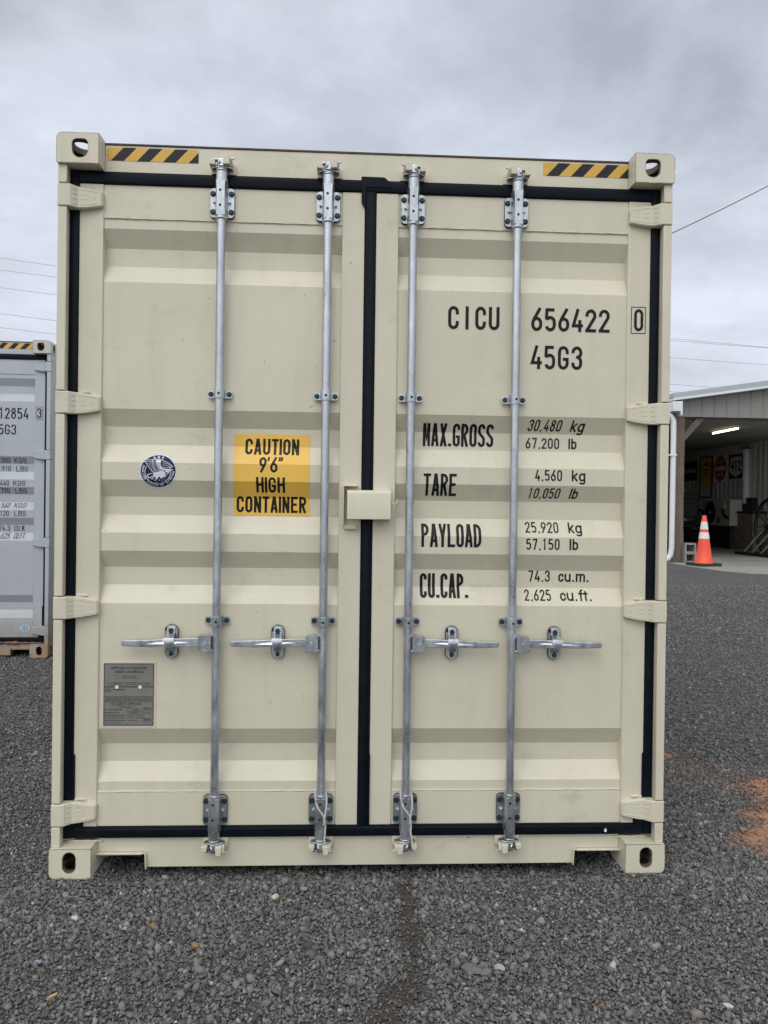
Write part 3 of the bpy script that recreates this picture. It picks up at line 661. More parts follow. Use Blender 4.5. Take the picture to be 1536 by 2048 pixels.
def ring_text(s,r,a0,a1,size,flip):
    n=len(s)
    for i,ch in enumerate(s):
        if ch==' ': continue
        a=R(a0+(a1-a0)*i/(n-1)); v,f=text_mesh(ch,1,.025,1,'CENTER'); o=[]
        for p in v:
            lx,lz=p[0]*size,(p[1]-.36)*size
            ux,uz=math.cos(a),math.sin(a)
            if flip: tx,tz,nx,nz=-uz,ux,-ux,-uz
            else: tx,tz,nx,nz=uz,-ux,ux,uz
            o.append(E_(r*ux+lx*tx+lz*nx,r*uz+lx*tz+lz*nz,-.0017))
        m.add(o,f,0)
ring_text('ABS',.795,106,74,.24,False)
ring_text('AMERICAN BUREAU OF SHIPPING',.80,160,357,.155,True)
drape(m,'emblem_sticker',[simple('emblem_white',(.60,.62,.66),.5),M_navy],Ld,.0010)
# approval plate
m=MB(); y0=.0735
m.prism([(-1.0445,.571),(-.833,.571),(-.833,.835),(-1.0445,.835)],.0712,.0745,mi=4)
m.prism(rrect(-1.038,-.8395,.578,.828,.003),.0700,.0722,mi=0)
yy=.0697
def pr(x0,x1,z0,z1,t=.0016): 
    b=MB(); boxline(b,x0,x1,z0,z1,t,yy); m.add(b.v,b.f,1)
pr(-1.036,-.8415,.735,.826,.0022); pr(-1.036,-.8415,.695,.733,.0016); pr(-1.036,-.8415,.678,.692,.0016); pr(-1.036,-.8415,.580,.675,.0022)
for s,a,b,c,d in (('APPROVED FOR TRANSPORT',-1.010,-.866,.8035,.8145),('UNDER CUSTOMS SEAL',-.996,-.878,.789,.799),('USA 527 AB 53',-.966,-.910,.7705,.7765),('TYPE',-1.028,-1.012,.745,.7495),('CIMC45-52',-1.000,-.964,.7435,.749),('MANUFACTURER',-.951,-.908,.7485,.7525),("OF THE CONTAINER",-.951,-.908,.742,.746),('CXIC 07 2354A',-.900,-.856,.744,.749),
    ("OWNER'S",-1.032,-1.008,.7205,.725),('SERIAL NO.',-1.032,-1.008,.7135,.718),('CICU 656422 0',-1.002,-.952,.720,.7265),('TIMBER COMPONENT TREATMENT IM/RADALEUM 09-2023',-1.030,-.850,.682,.688),
    ('CSC SAFETY APPROVAL',-1.010,-.887,.6615,.6705),('USA/AB 12720',-.978,-.928,.6515,.6565),('DATE MANUFACTURED',-1.034,-.962,.6405,.6455),('06-2023',-.922,-.900,.640,.645),('IDENTIFICATION NO.',-1.034,-.972,.6285,.6335),('CICU6564220',-.938,-.900,.6285,.6335),
    ('MAXIMUM OPERATING GROSS MASS',-1.034,-.952,.6175,.6225),('30,480 kg  67,200 lb',-.942,-.884,.6175,.6225),('ALLOWABLE STACKING LOAD FOR 1.8g',-1.034,-.950,.6075,.6125),('192,000 kg 423,280 lb',-.942,-.884,.6075,.6125),('TRANSVERSE RACKING TEST FORCE',-1.034,-.950,.5975,.6025),('150,000 newtons',-.940,-.896,.5975,.6025),('END WALL STRENGTH 0.4Pg',-1.034,-.968,.587,.592)):
    text_box(m,s,a,b,c,d,1,yy-.0002,.02)
for a,b,c,d in ((-.989,-.889,.7675,.7800),(-1.008,-.953,.7405,.7515),(-.904,-.850,.7405,.7515),(-1.000,-.911,.649,.6590),(-.945,-.887,.6375,.6475),(-.945,-.887,.626,.636),(-.882,-.849,.592,.652)): pr(a,b,c,d,.0009)
for zr in (.646,.640,.628,.606,.602,.598): text_box(m,'NEXT EXAM' ,-.879,-.853,zr,zr+.0035,1,yy-.0002,.02)
for x in (-.985,-.894): m.lathe([(0.0001,0)],0,0) if False else m.prism([(x+.0068*math.cos(i*math.pi/6),.7335+.0068*math.sin(i*math.pi/6)) for i in range(12)],.0655,.0701,mi=3)
m.build('approval_plate',[M_plate,M_plk,M_plk,M_white,M_beige],Ld,smooth=0)

# ---------------- lettering on the grey container
Rb=dB[1]
def putb(s,x0,x1,z0,z1,t=.115,cwf=.79,shear=0,w=DW):
    m=fit(s,x0-.033,x1-.033,z0,z1,t,cwf,shear,w); drape(m,'lettering',M_ink,Rb)
putb('412854',.715,1.033,2.183,2.283); putb('CAIU',.35,.58,2.183,2.283,.105)
m=MB(); stencil(m,'3',1.0805,2.194,.09,.42,.5,.12); boxline(m,1.070,1.130,2.180,2.298,.0035)
for i,v in enumerate(m.v): m.v[i]=(v[0],v[1]-.008,v[2])
drape(m,'lettering',M_ink,Rb)
putb('45G3',.715,.925,2.038,2.131)
for num,un,z0,z1,sh in (('35,000','KGS',1.778,1.827,0),('82,910','LBS',1.702,1.752,0),('4,440','KGS',1.568,1.618,0),('9,790','LBS',1.501,1.549,.0),('32,560','KGS',1.364,1.413,.2),('73,120','LBS',1.291,1.340,0),('74.3','CU.M.',1.154,1.203,0),('2,625','CU.FT.',1.082,1.134,.2)):
    n=len(num); putb(num,.868-.0245*n,.868,z0,z1,.11,.8,sh); putb(un,.905 if un[0]!='L' else .918,1.012 if un[0]=='K' else 1.02,z0,z1,.11,.82,sh)
for s,a in (('MAX.GROSS',(.27,.56,1.716,1.808)),('TARE',(.27,.40,1.512,1.602)),('NET',(.27,.37,1.304,1.398)),('CU.CAP.',(.27,.48,1.095,1.194))): putb(s,*a,cwf=.86,w=NW)
m=MB(); n=24; ov=lambda r,mi,y: m.add([(.990+.050*r*math.cos(i*2*math.pi/n),y,.262+.036*r*math.sin(i*2*math.pi/n)) for i in range(n)],[tuple(range(n))],mi)
ov(1,1,0); ov(.93,0,-.0003); ov(.80,2,-.0005)
m.add([(.952,-.0007,.272),(1.028,-.0007,.272),(1.034,-.0007,.262),(1.028,-.0007,.252),(.952,-.0007,.252),(.946,-.0007,.262)],[(0,1,2,3,4,5)],0)
text_box(m,'OFIC',.952,1.030,.254,.270,1,-.001,.04)
drape(m,'oval_sticker',[M_white,simple('deep_blue',(.02,.06,.12),.4),simple('sky_blue',(.16,.38,.55),.4)],Rb,.0052)
m=MB(); m.tube([(x,.0735+random.uniform(-.002,.002),.128+random.uniform(0,.004)) for x in np.linspace(-1.05,1.14,60)],[random.uniform(.012,.024) for _ in range(60)],7); m.build('grime',M_grime,Bc,smooth=60)

# ---------------- twine loops on the lower ends of the two middle bars
def twine(name,path,label):
    P=[Vector(p) for p in path]; D=[]
    n=len(P)
    def cr_(p0,p1,p2,p3,t): return .5*((2*p1)+(-p0+p2)*t+(2*p0-5*p1+4*p2-p3)*t*t+(-p0+3*p1-3*p2+p3)*t**3)
    for i in range(n-1):
        for k in range(14): D.append(cr_(P[max(i-1,0)],P[i],P[i+1],P[min(i+2,n-1)],k/14))
    D.append(P[-1]); m=MB(); L=0; A_=[[],[]]
    for i,p in enumerate(D):
        if i: L+=(p-D[i-1]).length
        d=(D[min(i+1,len(D)-1)]-D[max(i-1,0)]).normalized(); a=Vector((0,1,0)); a=(a-d*a.dot(d)).normalized(); b=d.cross(a)
        for k in (0,1):
            ph=L*2*math.pi/.013+k*math.pi; A_[k].append(p+(a*math.cos(ph)+b*math.sin(ph))*.0020)
    for k in (0,1): m.tube(A_[k],.0023,6)
    o=m.build(name,M_twine,None,smooth=60); return tag(o,label,'twine',group='twine loops round the middle locking bars')
def loop(x,s2):
    return [(x+.014,.050,.322),(x,.060,.333),(x-.018,.046,.328),(x-.0215,.028,.312),(x-.012,.009,.272),(x+.006,.004,.248),(x+.0165,.006,.226),(x+.020,.010,.200),(x+.019,.009,.170),(x+.021+s2,.008,.145),(x+.024+s2,.008,.122),(x+.030+s2,.006,.104),(x+.036+s2*1.5,.010,.093)]
def loop2(x): return [(x+.014,.050,.322),(x+.0225,.030,.312),(x+.024,.010,.285),(x+.021,.006,.255),(x+.0165,.003,.232),(x+.014,.002,.205)]
for nm,x,s2,lab in (('twine_loop',-.170,-.004,'white twisted twine hanging on the locking bar just left of the centre gasket'),('twine_loop',.170,.003,'white twisted twine hanging on the locking bar just right of the centre gasket')):
    t1=twine(nm,loop(x,s2),lab); t2=twine('x',loop2(x),lab)
    me=t2.data; bm=bmesh.new(); bm.from_mesh(t1.data); bm.from_mesh(me); bm.to_mesh(t1.data); bm.free(); bpy.data.objects.remove(t2)

# ------------------------------------------------------------------ ground
def sm(a,b,x): t=np.clip((x-a)/(b-a),0,1); return t*t*(3-2*t)
def gz(x,y): return -.042*sm(1.05,.98,np.abs(x))*sm(-.05,.03,y)+.045*sm(2.0,4.0,y)*sm(-1.5,-2.3,x)+.006*np.sin(x*1.7+.6)*np.sin(y*1.3)*sm(.0,-.3,y-0)*1.0
def vnoise(x,y,s,seed):
    r=np.random.default_rng(seed); T=r.random((64,64)); X=x*s; Y=y*s; i=np.floor(X).astype(int); j=np.floor(Y).astype(int); fx=X-i; fy=Y-j; fx=fx*fx*(3-2*fx); fy=fy*fy*(3-2*fy)
    g=lambda a,b:T[a%64,b%64]
    return (g(i,j)*(1-fx)+g(i+1,j)*fx)*(1-fy)+(g(i,j+1)*(1-fx)+g(i+1,j+1)*fx)*fy
def fbm(x,y,s,seed): return sum(vnoise(x,y,s*2**k,seed+k)/2**k for k in range(4))/1.875
def clay(x,y):
    w=fbm(x,y,4,3)-.5
    a=np.hypot((x-2.36-.45*(y-.8))/.44,(y-.70)/.56)+w*1.5
    b=np.hypot((x-1.80)/.30,(y-1.50)/.055)+w*2.6
    c=np.hypot((x-2.05)/.5,(y-1.0)/.5)+w*2.4
    return np.clip(np.maximum(sm(1.12,.66,a),np.maximum(.55*sm(1.0,.5,b),.22*sm(1.,.4,c))),0,1)
def damp(x,y):
    cx=.178+(y+.15)*.10+.02*np.sin(y*9); w=fbm(x,y,7,9)-.5
    return np.clip(sm(1.1,.2,np.abs(x-cx)/(.062+.03*sm(-.3,-.8,y))+w*2.6)*.72*sm(.1,-.1,y),0,1)
ax=np.unique(np.concatenate([np.array([-400,-200,-100,-60,-40,-30,-22,-16]),np.arange(-12,-3,.5),np.arange(-3,4,.05),np.arange(4,13,.4),np.array([14,16,20,26,34,50,80,160,400])]))
ay=np.unique(np.concatenate([np.array([-400,-150,-60,-30,-15,-8,-5,-4,-3.2]),np.arange(-3,3,.05),np.arange(3,16,.3),np.array([17,18,20,24,30,40,60,100,200,600])]))
GX,GY=np.meshgrid(ax,ay,indexing='ij'); nx,ny=len(ax),len(ay)
GZ=gz(GX,GY)
me=bpy.data.meshes.new('gravel_ground'); V=np.stack([GX,GY,GZ-.004],-1).reshape(-1,3)
I=np.arange(nx*ny).reshape(nx,ny); F=np.stack([I[:-1,:-1],I[1:,:-1],I[1:,1:],I[:-1,1:]],-1).reshape(-1,4)
me.from_pydata(V.tolist(),[],F.tolist()); ca=me.color_attributes.new('mask','FLOAT_COLOR','POINT')
mk=np.stack([clay(GX,GY).ravel(),damp(GX,GY).ravel(),np.zeros(nx*ny),np.ones(nx*ny)],-1); ca.data.foreach_set('color',mk.astype(np.float32).ravel())
go=bpy.data.objects.new('gravel_ground',me); C.objects.link(go); tag(go,kind='structure')
m_,t,b=newmat('gravel_base')
v=mapv(t); vo=t.nodes.new('ShaderNodeTexVoronoi'); vo.inputs['Scale'].default_value=75; t.links.new(v,vo.inputs['Vector'])
vo2=t.nodes.new('ShaderNodeTexVoronoi'); vo2.inputs['Scale'].default_value=34; t.links.new(v,vo2.inputs['Vector'])
sx=t.nodes.new('ShaderNodeSeparateColor'); t.links.new(vo.outputs['Color'],sx.inputs[0])
c=mixc(t,sx.outputs[0],(.035,.034,.033),(.185,.183,.180))
sx2=t.nodes.new('ShaderNodeSeparateColor'); t.links.new(vo2.outputs['Color'],sx2.inputs[0])
c=mixc(t,rng_(t,sx2.outputs[1],.9,.95,0,.5),c,(.28,.28,.28))
c=mixc(t,rng_(t,noise(t,v,.5,5,.6),.35,.65,0,.35),c,(.075,.073,.07))
at=t.nodes.new('ShaderNodeAttribute'); at.attribute_name='mask'; sa=t.nodes.new('ShaderNodeSeparateColor'); t.links.new(at.outputs['Color'],sa.inputs[0])
cl=mixc(t,rng_(t,noise(t,v,18,6,.7),.3,.7,0,1),(.30,.155,.09),(.50,.30,.19)); c=mixc(t,sa.outputs[0],c,cl)
c=mixc(t,sa.outputs[1],c,mixc(t,rng_(t,noise(t,v,60,4,.7),.3,.7,0,1),(.03,.022,.016),(.085,.065,.048)))
t.links.new(c,b.inputs['Base Color']); b.inputs['Roughness'].default_value=.95; b.inputs['Specular IOR Level'].default_value=.1
bump(t,b,mixc(t,.4,vo.outputs['Distance'],vo2.outputs['Distance']),1,.012)
me.materials.append(m_)

# loose stones: one heap nobody could count
def ico(sub=0):
    bm=bmesh.new(); bmesh.ops.create_icosphere(bm,subdivisions=1 if sub==0 else 2,radius=1); bm.verts.ensure_lookup_table()
    v=np.array([x.co[:] for x in bm.verts]); f=np.array([[q.index for q in x.verts] for x in bm.faces]); bm.free(); return v,f
iv,iF=ico(0)
def stones(x,y,size,colr,lift):
    n=len(x); nv=len(iv)
    var=np.stack([iv*(1+rng.uniform(-.34,.28,(nv,1)))+rng.uniform(-.14,.14,(nv,3)) for _ in range(40)])
    P=var[rng.integers(0,40,n)]                      # n,nv,3
    P=P*np.stack([rng.uniform(.85,1.4,n),rng.uniform(.6,1.05,n),rng.uniform(.45,.85,n)],-1)[:,None,:]
    q=rng.normal(size=(n,4)); q[:,1:3]*=.55; q/=np.linalg.norm(q,axis=1)[:,None]; w,a,b_,c_=q.T
    Rm=np.stack([1-2*(b_*b_+c_*c_),2*(a*b_-c_*w),2*(a*c_+b_*w),2*(a*b_+c_*w),1-2*(a*a+c_*c_),2*(b_*c_-a*w),2*(a*c_-b_*w),2*(b_*c_+a*w),1-2*(a*a+b_*b_)],-1).reshape(n,3,3)
    P=np.einsum('nij,nvj->nvi',Rm,P)*size[:,None,None]
    P[...,0]+=x[:,None]; P[...,1]+=y[:,None]; P[...,2]+=(gz(x,y)+size*lift)[:,None]
    Fs=(iF[None]+np.arange(n)[:,None,None]*nv).reshape(-1,3)
    return P.reshape(-1,3),Fs,np.repeat(colr,nv,0)
def make_colors(n,x,y):
    g=np.clip(rng.lognormal(math.log(.146),.29,n),.05,.50); k=rng.random(n)
    col=np.stack([g*1.0,g*.995,g*.985],-1)
    w=k<.10; col[w]*=np.array([1.12,1.0,.86])
    w=k>.997; col[w]=np.array([.42,.41,.38])*rng.uniform(.7,1.25,(w.sum(),1))
    w=(k>.993)&(k<=.997); col[w]=np.array([.26,.17,.09])*rng.uniform(.6,1.2,(w.sum(),1))
    c_=clay(x,y)*rng.uniform(.3,1.,n); cc=np.array([.39,.225,.145])*rng.uniform(.55,1.25,(n,1)); col=col*(1-c_[:,None])+cc*c_[:,None]
    d=damp(x,y)*rng.uniform(.4,1,n); col=col*(1-.75*d[:,None])+np.array([.06,.045,.032])*.75*d[:,None]
    return np.concatenate([col,np.ones((n,1))],-1)
layers=[]
def scatter(x0,x1,y0,y1,dens,lo,hi,lift=(-.05,.5),keep=None):
    n=int((x1-x0)*(y1-y0)*dens); x=rng.uniform(x0,x1,n); y=rng.uniform(y0,y1,n)
    pc=1-.9*clay(x,y)-.45*damp(x,y); k=rng.random(n)<pc
    k&=~((y>1.0)&(np.abs(x)<1.15))
    for sx_ in (-1,1): k&=~((np.abs(x-sx_*1.138)<.085)&(y>-.004)&(y<.185))
    if keep is not None: k&=keep(x,y)
    x,y=x[k],y[k]; n=len(x); s=np.exp(rng.uniform(math.log(lo),math.log(hi),n)); s*=1-.45*damp(x,y); s*=.78+.5*fbm(x,y,1.3,21)
    layers.append(stones(x,y,s,make_colors(n,x,y),rng.uniform(*lift,n)))
vis=lambda x,y: np.abs(x+.085-.05*(y+3))<(y+3.035)*.56+.35
scatter(-2.3,3.1,-1.35,1.3,9500,.0030,.0059,keep=vis)
scatter(-2.3,3.1,-1.35,1.3,3300,.0060,.0102,keep=vis)
scatter(-2.3,3.1,-1.35,1.3,190,.0105,.017,keep=vis)
scatter(-2.3,3.1,-1.35,1.3,9,.018,.027,(-.3,.1),keep=vis)
scatter(-5.5,6.5,1.3,5,2300,.0055,.0105,(-.2,.4),keep=lambda x,y:vis(x,y)&(np.abs(x)>1.1)&(np.abs(x)>(y+3)*.30))
scatter(-5.5,9.5,5,12,900,.008,.015,(-.2,.5),keep=lambda x,y:vis(x,y)&(x>1.0)&(x>(y+3)*.30))
scatter(-5.5,6.5,1.3,6,25,.014,.024,(-.3,.3),keep=lambda x,y:vis(x,y)&(np.abs(x)>1.1)&(np.abs(x)>(y+3)*.30))
o_=0; VV=[];FF=[];CC=[]
for a,f,c_ in layers: VV.append(a); FF.append(f+o_); CC.append(c_); o_+=len(a)
VV=np.concatenate(VV).astype(np.float32); FF=np.concatenate(FF).astype(np.int32); CC=np.concatenate(CC).astype(np.float32)
me=bpy.data.meshes.new('gravel'); me.vertices.add(len(VV)); me.vertices.foreach_set('co',VV.ravel())
me.loops.add(FF.size); me.loops.foreach_set('vertex_index',FF.ravel()); me.polygons.add(len(FF)); me.polygons.foreach_set('loop_start',np.arange(0,FF.size,3,dtype=np.int32)); me.polygons.foreach_set('loop_total',np.full(len(FF),3,dtype=np.int32))
me.update(calc_edges=True); ca=me.color_attributes.new('col','FLOAT_COLOR','POINT'); ca.data.foreach_set('color',CC.ravel())
m_,t,b=newmat('stone'); at=t.nodes.new('ShaderNodeAttribute'); at.attribute_name='col'; v=mapv(t)
c=mixc(t,rng_(t,noise(t,v,260,4,.65),.3,.7,0,1),(.72,.72,.72),(1.25,1.25,1.25)); c=mixc(t,1.0,at.outputs['Color'],c,'MULTIPLY')
t.links.new(c,b.inputs['Base Color']); b.inputs['Roughness'].default_value=.9; b.inputs['Specular IOR Level'].default_value=.25; bump(t,b,noise(t,v,420,4,.7),.6,.002)
me.materials.append(m_); g_=bpy.data.objects.new('gravel',me); C.objects.link(g_); tag(g_,'loose dark grey crushed stone covering the yard','gravel',kind='stuff')
print('stones',len(FF)//20)

# a few stones and bits that stand out
def bigstone(name,x,y,rx,ry,rz,col,label,cat='stone',rot=0,seed=0,z=0):
    r=random.Random(seed); bm=bmesh.new(); bmesh.ops.create_icosphere(bm,subdivisions=3,radius=1)
    pl=[(Vector((r.uniform(-1,1),r.uniform(-1,1),r.uniform(-.6,1))).normalized(),r.uniform(.55,.85)) for _ in range(9)]
    for v in bm.verts:
        for nn,d in pl:
            k=v.co.dot(nn)
            if k>d: v.co-=nn*(k-d)
        v.co=Vector((v.co.x*rx,v.co.y*ry,v.co.z*rz))
    me=bpy.data.meshes.new(name); bm.to_mesh(me); bm.free(); me.polygons.foreach_set('use_smooth',[True]*len(me.polygons)); me.set_sharp_from_angle(angle=R(22))
    me.materials.append(simple(name+'_mat',col,.75,0,.22,60,.4,.002)); o=bpy.data.objects.new(name,me); C.objects.link(o); o.location=(x,y,float(gz(np.array(x),np.array(y)))+rz*.55+z); o.rotation_euler=(0,0,rot)
    return tag(o,label,cat)
bigstone('stone',-.333,-.163,.020,.014,.011,(.50,.42,.32),'pale tan stone lying on the gravel in front of the left door',rot=.5,seed=1)
bigstone('wood_chip',-.930,-.729,.022,.007,.006,(.58,.38,.13),'yellow brown wood chip on the gravel at the lower left',cat='wood chip',rot=1.1,seed=2)
bigstone('stone',-1.040,-.560,.016,.010,.008,(.27,.30,.36),'bluish white stone at the far left of the foreground gravel',rot=.9,seed=3)
bigstone('stone',.335,-.628,.040,.022,.016,(.12,.115,.115),'largest dark grey stone in the foreground, right of the damp strip',rot=-.2,seed=5)
bigstone('stone',.375,-.640,.024,.014,.012,(.15,.142,.135),'brownish grey stone wedged between the large dark stone and the pale one',rot=.4,seed=6,z=.002)
bigstone('stone',.419,-.618,.022,.013,.012,(.30,.30,.30),'pale grey stone just right of the large dark stone',rot=-.5,seed=7)
bigstone('stone',.319,-.545,.019,.009,.009,(.19,.195,.20),'slender grey stone behind the large dark stone',rot=-.4,seed=8)
bigstone('stone',-.667,-.599,.017,.010,.007,(.16,.13,.11),'flat reddish brown stone in the left foreground gravel',rot=-.9,seed=9)
bigstone('stone',.540,-.405,.018,.007,.006,(.34,.31,.22),'thin yellowish stone on the gravel in front of the right door',rot=0,seed=10)
bigstone('stone',-.826,-.364,.014,.006,.006,(.42,.43,.44),'small white stone in front of the left corner fitting',rot=1.0,seed=11)
bigstone('stone',1.448,-.069,.022,.013,.012,(.17,.172,.175),'rounded grey stone right of the lower right corner fitting',rot=.1,seed=12)
bigstone('stone',1.061,-.822,.018,.010,.008,(.46,.46,.45),'white stone at the lower right edge of the foreground',rot=-.4,seed=13)

# ------------------------------------------------------------------ building on the right
def metal(name,col,rough,ribs=None,ax='X'): return simple(name,col,rough,.0,.08,.8)
M_siding=simple('grey_siding',(.235,.232,.212),.55,0,.08,.9); M_wsid=simple('inner_siding',(.60,.60,.56),.6,0,.10,1.2)
M_trim=simple('roof_trim',(.40,.43,.46),.4,.1,.05,1.5); M_wtrim=simple('white_trim',(.72,.74,.76),.4,0,.04,2)
M_wood=None
m_,t,b=newmat('weathered_wood'); v=mapv(t,(6,6,.5)); n_=noise(t,v,4,7,.7,.6); c=mixc(t,rng_(t,n_,.3,.7,0,1),(.085,.062,.050),(.20,.155,.13)); t.links.new(c,b.inputs['Base Color']); b.inputs['Roughness'].default_value=.85; bump(t,b,n_,.5,.01); M_wood=m_
M_soffit=simple('soffit',(.30,.30,.29),.7,0,.05,.4)
m_,t,b=newmat('concrete'); v=mapv(t); c=mixc(t,rng_(t,noise(t,v,.6,6,.65,.4),.3,.7,0,1),(.20,.195,.175),(.34,.335,.30)); c=mixc(t,rng_(t,noise(t,mapv(t,(1,4,1)),.9,5,.7),.5,.7,0,.5),c,(.44,.43,.39)); t.links.new(c,b.inputs['Base Color']); b.inputs['Roughness'].default_value=.7; M_conc=m_
m_,t,b=newmat('field_stone'); v=mapv(t); vo=t.nodes.new('ShaderNodeTexVoronoi'); vo.feature='DISTANCE_TO_EDGE'; vo.inputs['Scale'].default_value=3.2; t.links.new(v,vo.inputs['Vector']); vc=t.nodes.new('ShaderNodeTexVoronoi'); vc.inputs['Scale'].default_value=3.2; t.links.new(v,vc.inputs['Vector'])
c=mixc(t,.93,vc.outputs['Color'],(.24,.21,.18)); c=mixc(t,1.0,c,(.85,.78,.70),'MULTIPLY'); c=mixc(t,rng_(t,vo.outputs['Distance'],.02,.07,1,0),c,(.10,.095,.085)); t.links.new(c,b.inputs['Base Color']); b.inputs['Roughness'].default_value=.85; bump(t,b,vo.outputs['Distance'],.6,.05); M_fstone=m_
M_dark=simple('dark_iron',(.012,.012,.012),.6,.2,.3,9); M_dwood=simple('old_green_wood',(.022,.024,.021),.8,0,.4,5)
F=18.53; XL,XR=9.34,31.0; WX=16.0
m=MB(); m.prism([(9.02,46),(9.02,18.9),(9.10,18.2),(9.12,16.9),(9.28,15.5),(9.6,14.95),(10.3,14.75),(12.5,14.55),(31,14.3),(31,46)],-.10,.012,'z'); o=m.build('concrete_pavement',M_conc,smooth=0); tag(o,kind='structure')
B=empty('open_metal_building',(XL,F,0),label='open fronted grey metal building with a wooden corner post and a sloping roof edge',cat='building')
def part(mb,name,mat,parent=B,**k):
    mb.v=[(x-XL,y-F,z) for x,y,z in mb.v]; return mb.build(name,mat,parent,**k)
zr=lambda x: 4.62+.150*(x-9.153)
PK=20.2
m=MB(); v=[]; f=[]
xs=[]; x=XL
while x<PK: xs+= [(x,0),(x+.010,.018),(x+.03,.018),(x+.045,0)]; x+=.36
xs.append((PK,0))
n=len(xs); m.add([(x,F-d,4.185) for x,d in xs]+[(x,F-d,zr(x)) for x,d in xs],[(i,i+1,i+1+n,i+n) for i in range(n-1)]); 
m.prism([(XL,4.19),(PK,4.19),(PK,zr(PK)-.01),(XL,zr(XL)-.01)],F+.012,F+.10); m.prism([(PK,4.19),(XR,4.19),(XR,4.7),(PK,zr(PK)-.01)],F+.0,F+.10)
for i in range(30): m.cyly(XL+.2+i*.36,4.205,.012,F-.006,F+.002,6)
part(m,'gable_siding',M_siding,smooth=0)
m=MB(); m.prism([(9.10,zr(9.10)+.055),(PK,zr(PK)+.055),(PK,zr(PK)+.235),(9.10,zr(9.10)+.20)],F-.30,F+.02); m.prism([(PK,zr(PK)+.05),(XR+.3,4.7),(XR+.3,4.9),(PK,zr(PK)+.235)],F-.30,F+.02); part(m,'rake_trim',M_trim,bevel=.01)
m=MB(); m.prism([(9.10,zr(9.10)-.012),(PK,zr(PK)-.012),(PK,zr(PK)+.053),(9.10,zr(9.10)+.053)],F-.32,F-.0); part(m,'rake_trim',M_wtrim)
m=MB(); m.prism([(9.12,zr(9.12)+.06),(PK,zr(PK)+.06),(XR+.2,4.72),(XR+.2,4.80),(PK,zr(PK)+.20),(9.12,zr(9.12)+.17)],F+.025,46); part(m,'roof',M_trim,smooth=0)
m=MB(); m.box(XL+.02,XR,F+.11,46,4.26,4.30); part(m,'ceiling',M_soffit,smooth=0)
m=MB(); m.box(XL,XR,F+.0,F+.25,4.10,4.18); 
m=MB(); m.box(9.085,9.335,F-.33,44,4.30,4.575); m.box(9.30,9.36,F-.34,F-.30,4.18,4.58); part(m,'gutter',M_wtrim,bevel=.01)
m=MB(); m.box(XL,XR,46,46.1,0,4.3); m.box(9.16,9.26,F+1.2,46,.0,4.28); part(m,'added_shade_wall',M_siding,smooth=0)  # unseen back and left walls, added to keep the interior dark
# corner post and brace
m=MB(); m.box(9.285,9.585,F+.02,F+.32,.012,4.185); m.box(9.585,9.60,F+.03,F+.31,.012,.9); part(m,'corner_post',M_wood,bevel=.012)
m=MB(); m.prism([(9.585,3.46),(9.585,3.70),(9.98,4.18),(10.22,4.18)],F+.08,F+.24); part(m,'brace',M_wood,bevel=.008)
m=MB(); m.box(9.60,PK,F+.115,F+.30,4.14,4.20) ; part(m,'beam',M_wood,bevel=.006)
# downspout
m=MB(); pts=[(8.98,F-.13,4.30),(9.03,F-.13,4.22),(9.12,F-.13,4.16),(9.185,F-.13,4.05),(9.195,F-.13,3.8),(9.19,F-.13,2),(9.185,F-.13,.42),(9.16,F-.13,.24),(9.08,F-.13,.12),(8.96,F-.13,.09)]
m.tube(pts,.075,10); part(m,'downspout',M_wtrim,smooth=60)
m=MB(); m.box(9.0,9.27,F-.215,F-.205,3.05,3.09); m.box(9.0,9.1,F-.2,F+.1,3.05,3.09); part(m,'downspout_strap',M_wtrim)
# inner long wall: ribbed metal above a low stone wall
m=MB(); pts=[]; y=F+4.5
while y<46: pts+=[(y,0),(y+.05,.028),(y+.14,.028),(y+.19,0)]; y+=.38
n=len(pts); m.add([(WX-d,yy,z) for z in (.85,4.262) for yy,d in pts],[(i,i+1,i+1+n,i+n) for i in range(n-1)]); m.box(WX+.005,WX+.12,F+4.5,46,.0,4.262); part(m,'inner_wall',M_wsid,smooth=0)
m=MB(); m.box(WX-.30,WX-.002,F+4.5,46,.012,.78); m.box(WX-.55,WX-.002,25.6,27.5,.012,1.42); part(m,'stone_base',M_fstone,smooth=0)
m=MB(); m.box(WX-.34,WX-.003,27.51,46,.782,.86); part(m,'stone_ledge',simple('ledge',(.32,.31,.29),.7)); m=MB(); m.box(WX-.60,WX-.003,25.55,27.50,1.425,1.52); part(m,'stone_cap',M_dark)
# white vent pipe on the wall
vp=empty('vent_pipe',(WX-.15,26.9,1.7),label='white vertical pipe on the inner wall beside the route shield sign',cat='pipe')
m=MB(); m.tube([(0,0,.12),(0,0,2.30)],.135,14); p_=m.build('pipe',M_wtrim,vp); m=MB(); m.tube([(0,0,2.30),(0,0,2.36)],.155,14); m.tube([(0,0,-.10),(0,0,.12)],.17,14); m.build('collar',M_dark,vp)
m=MB(); m.box(-.16,.05,-.75,-.32,-.15,.35); m.build('junction_box',M_dark,vp,bevel=.01)
pl=empty('thin_pole',(WX-.62,27.55,0),label='thin white pole standing before the low stone wall',cat='pole'); m=MB(); m.tube([(0,0,.012),(0,0,1.44)],.035,8); m.build('pole',M_wtrim,pl); m=MB(); m.tube([(0,0,.012),(0,0,.04)],.07,10); m.build('foot',M_dark,pl)
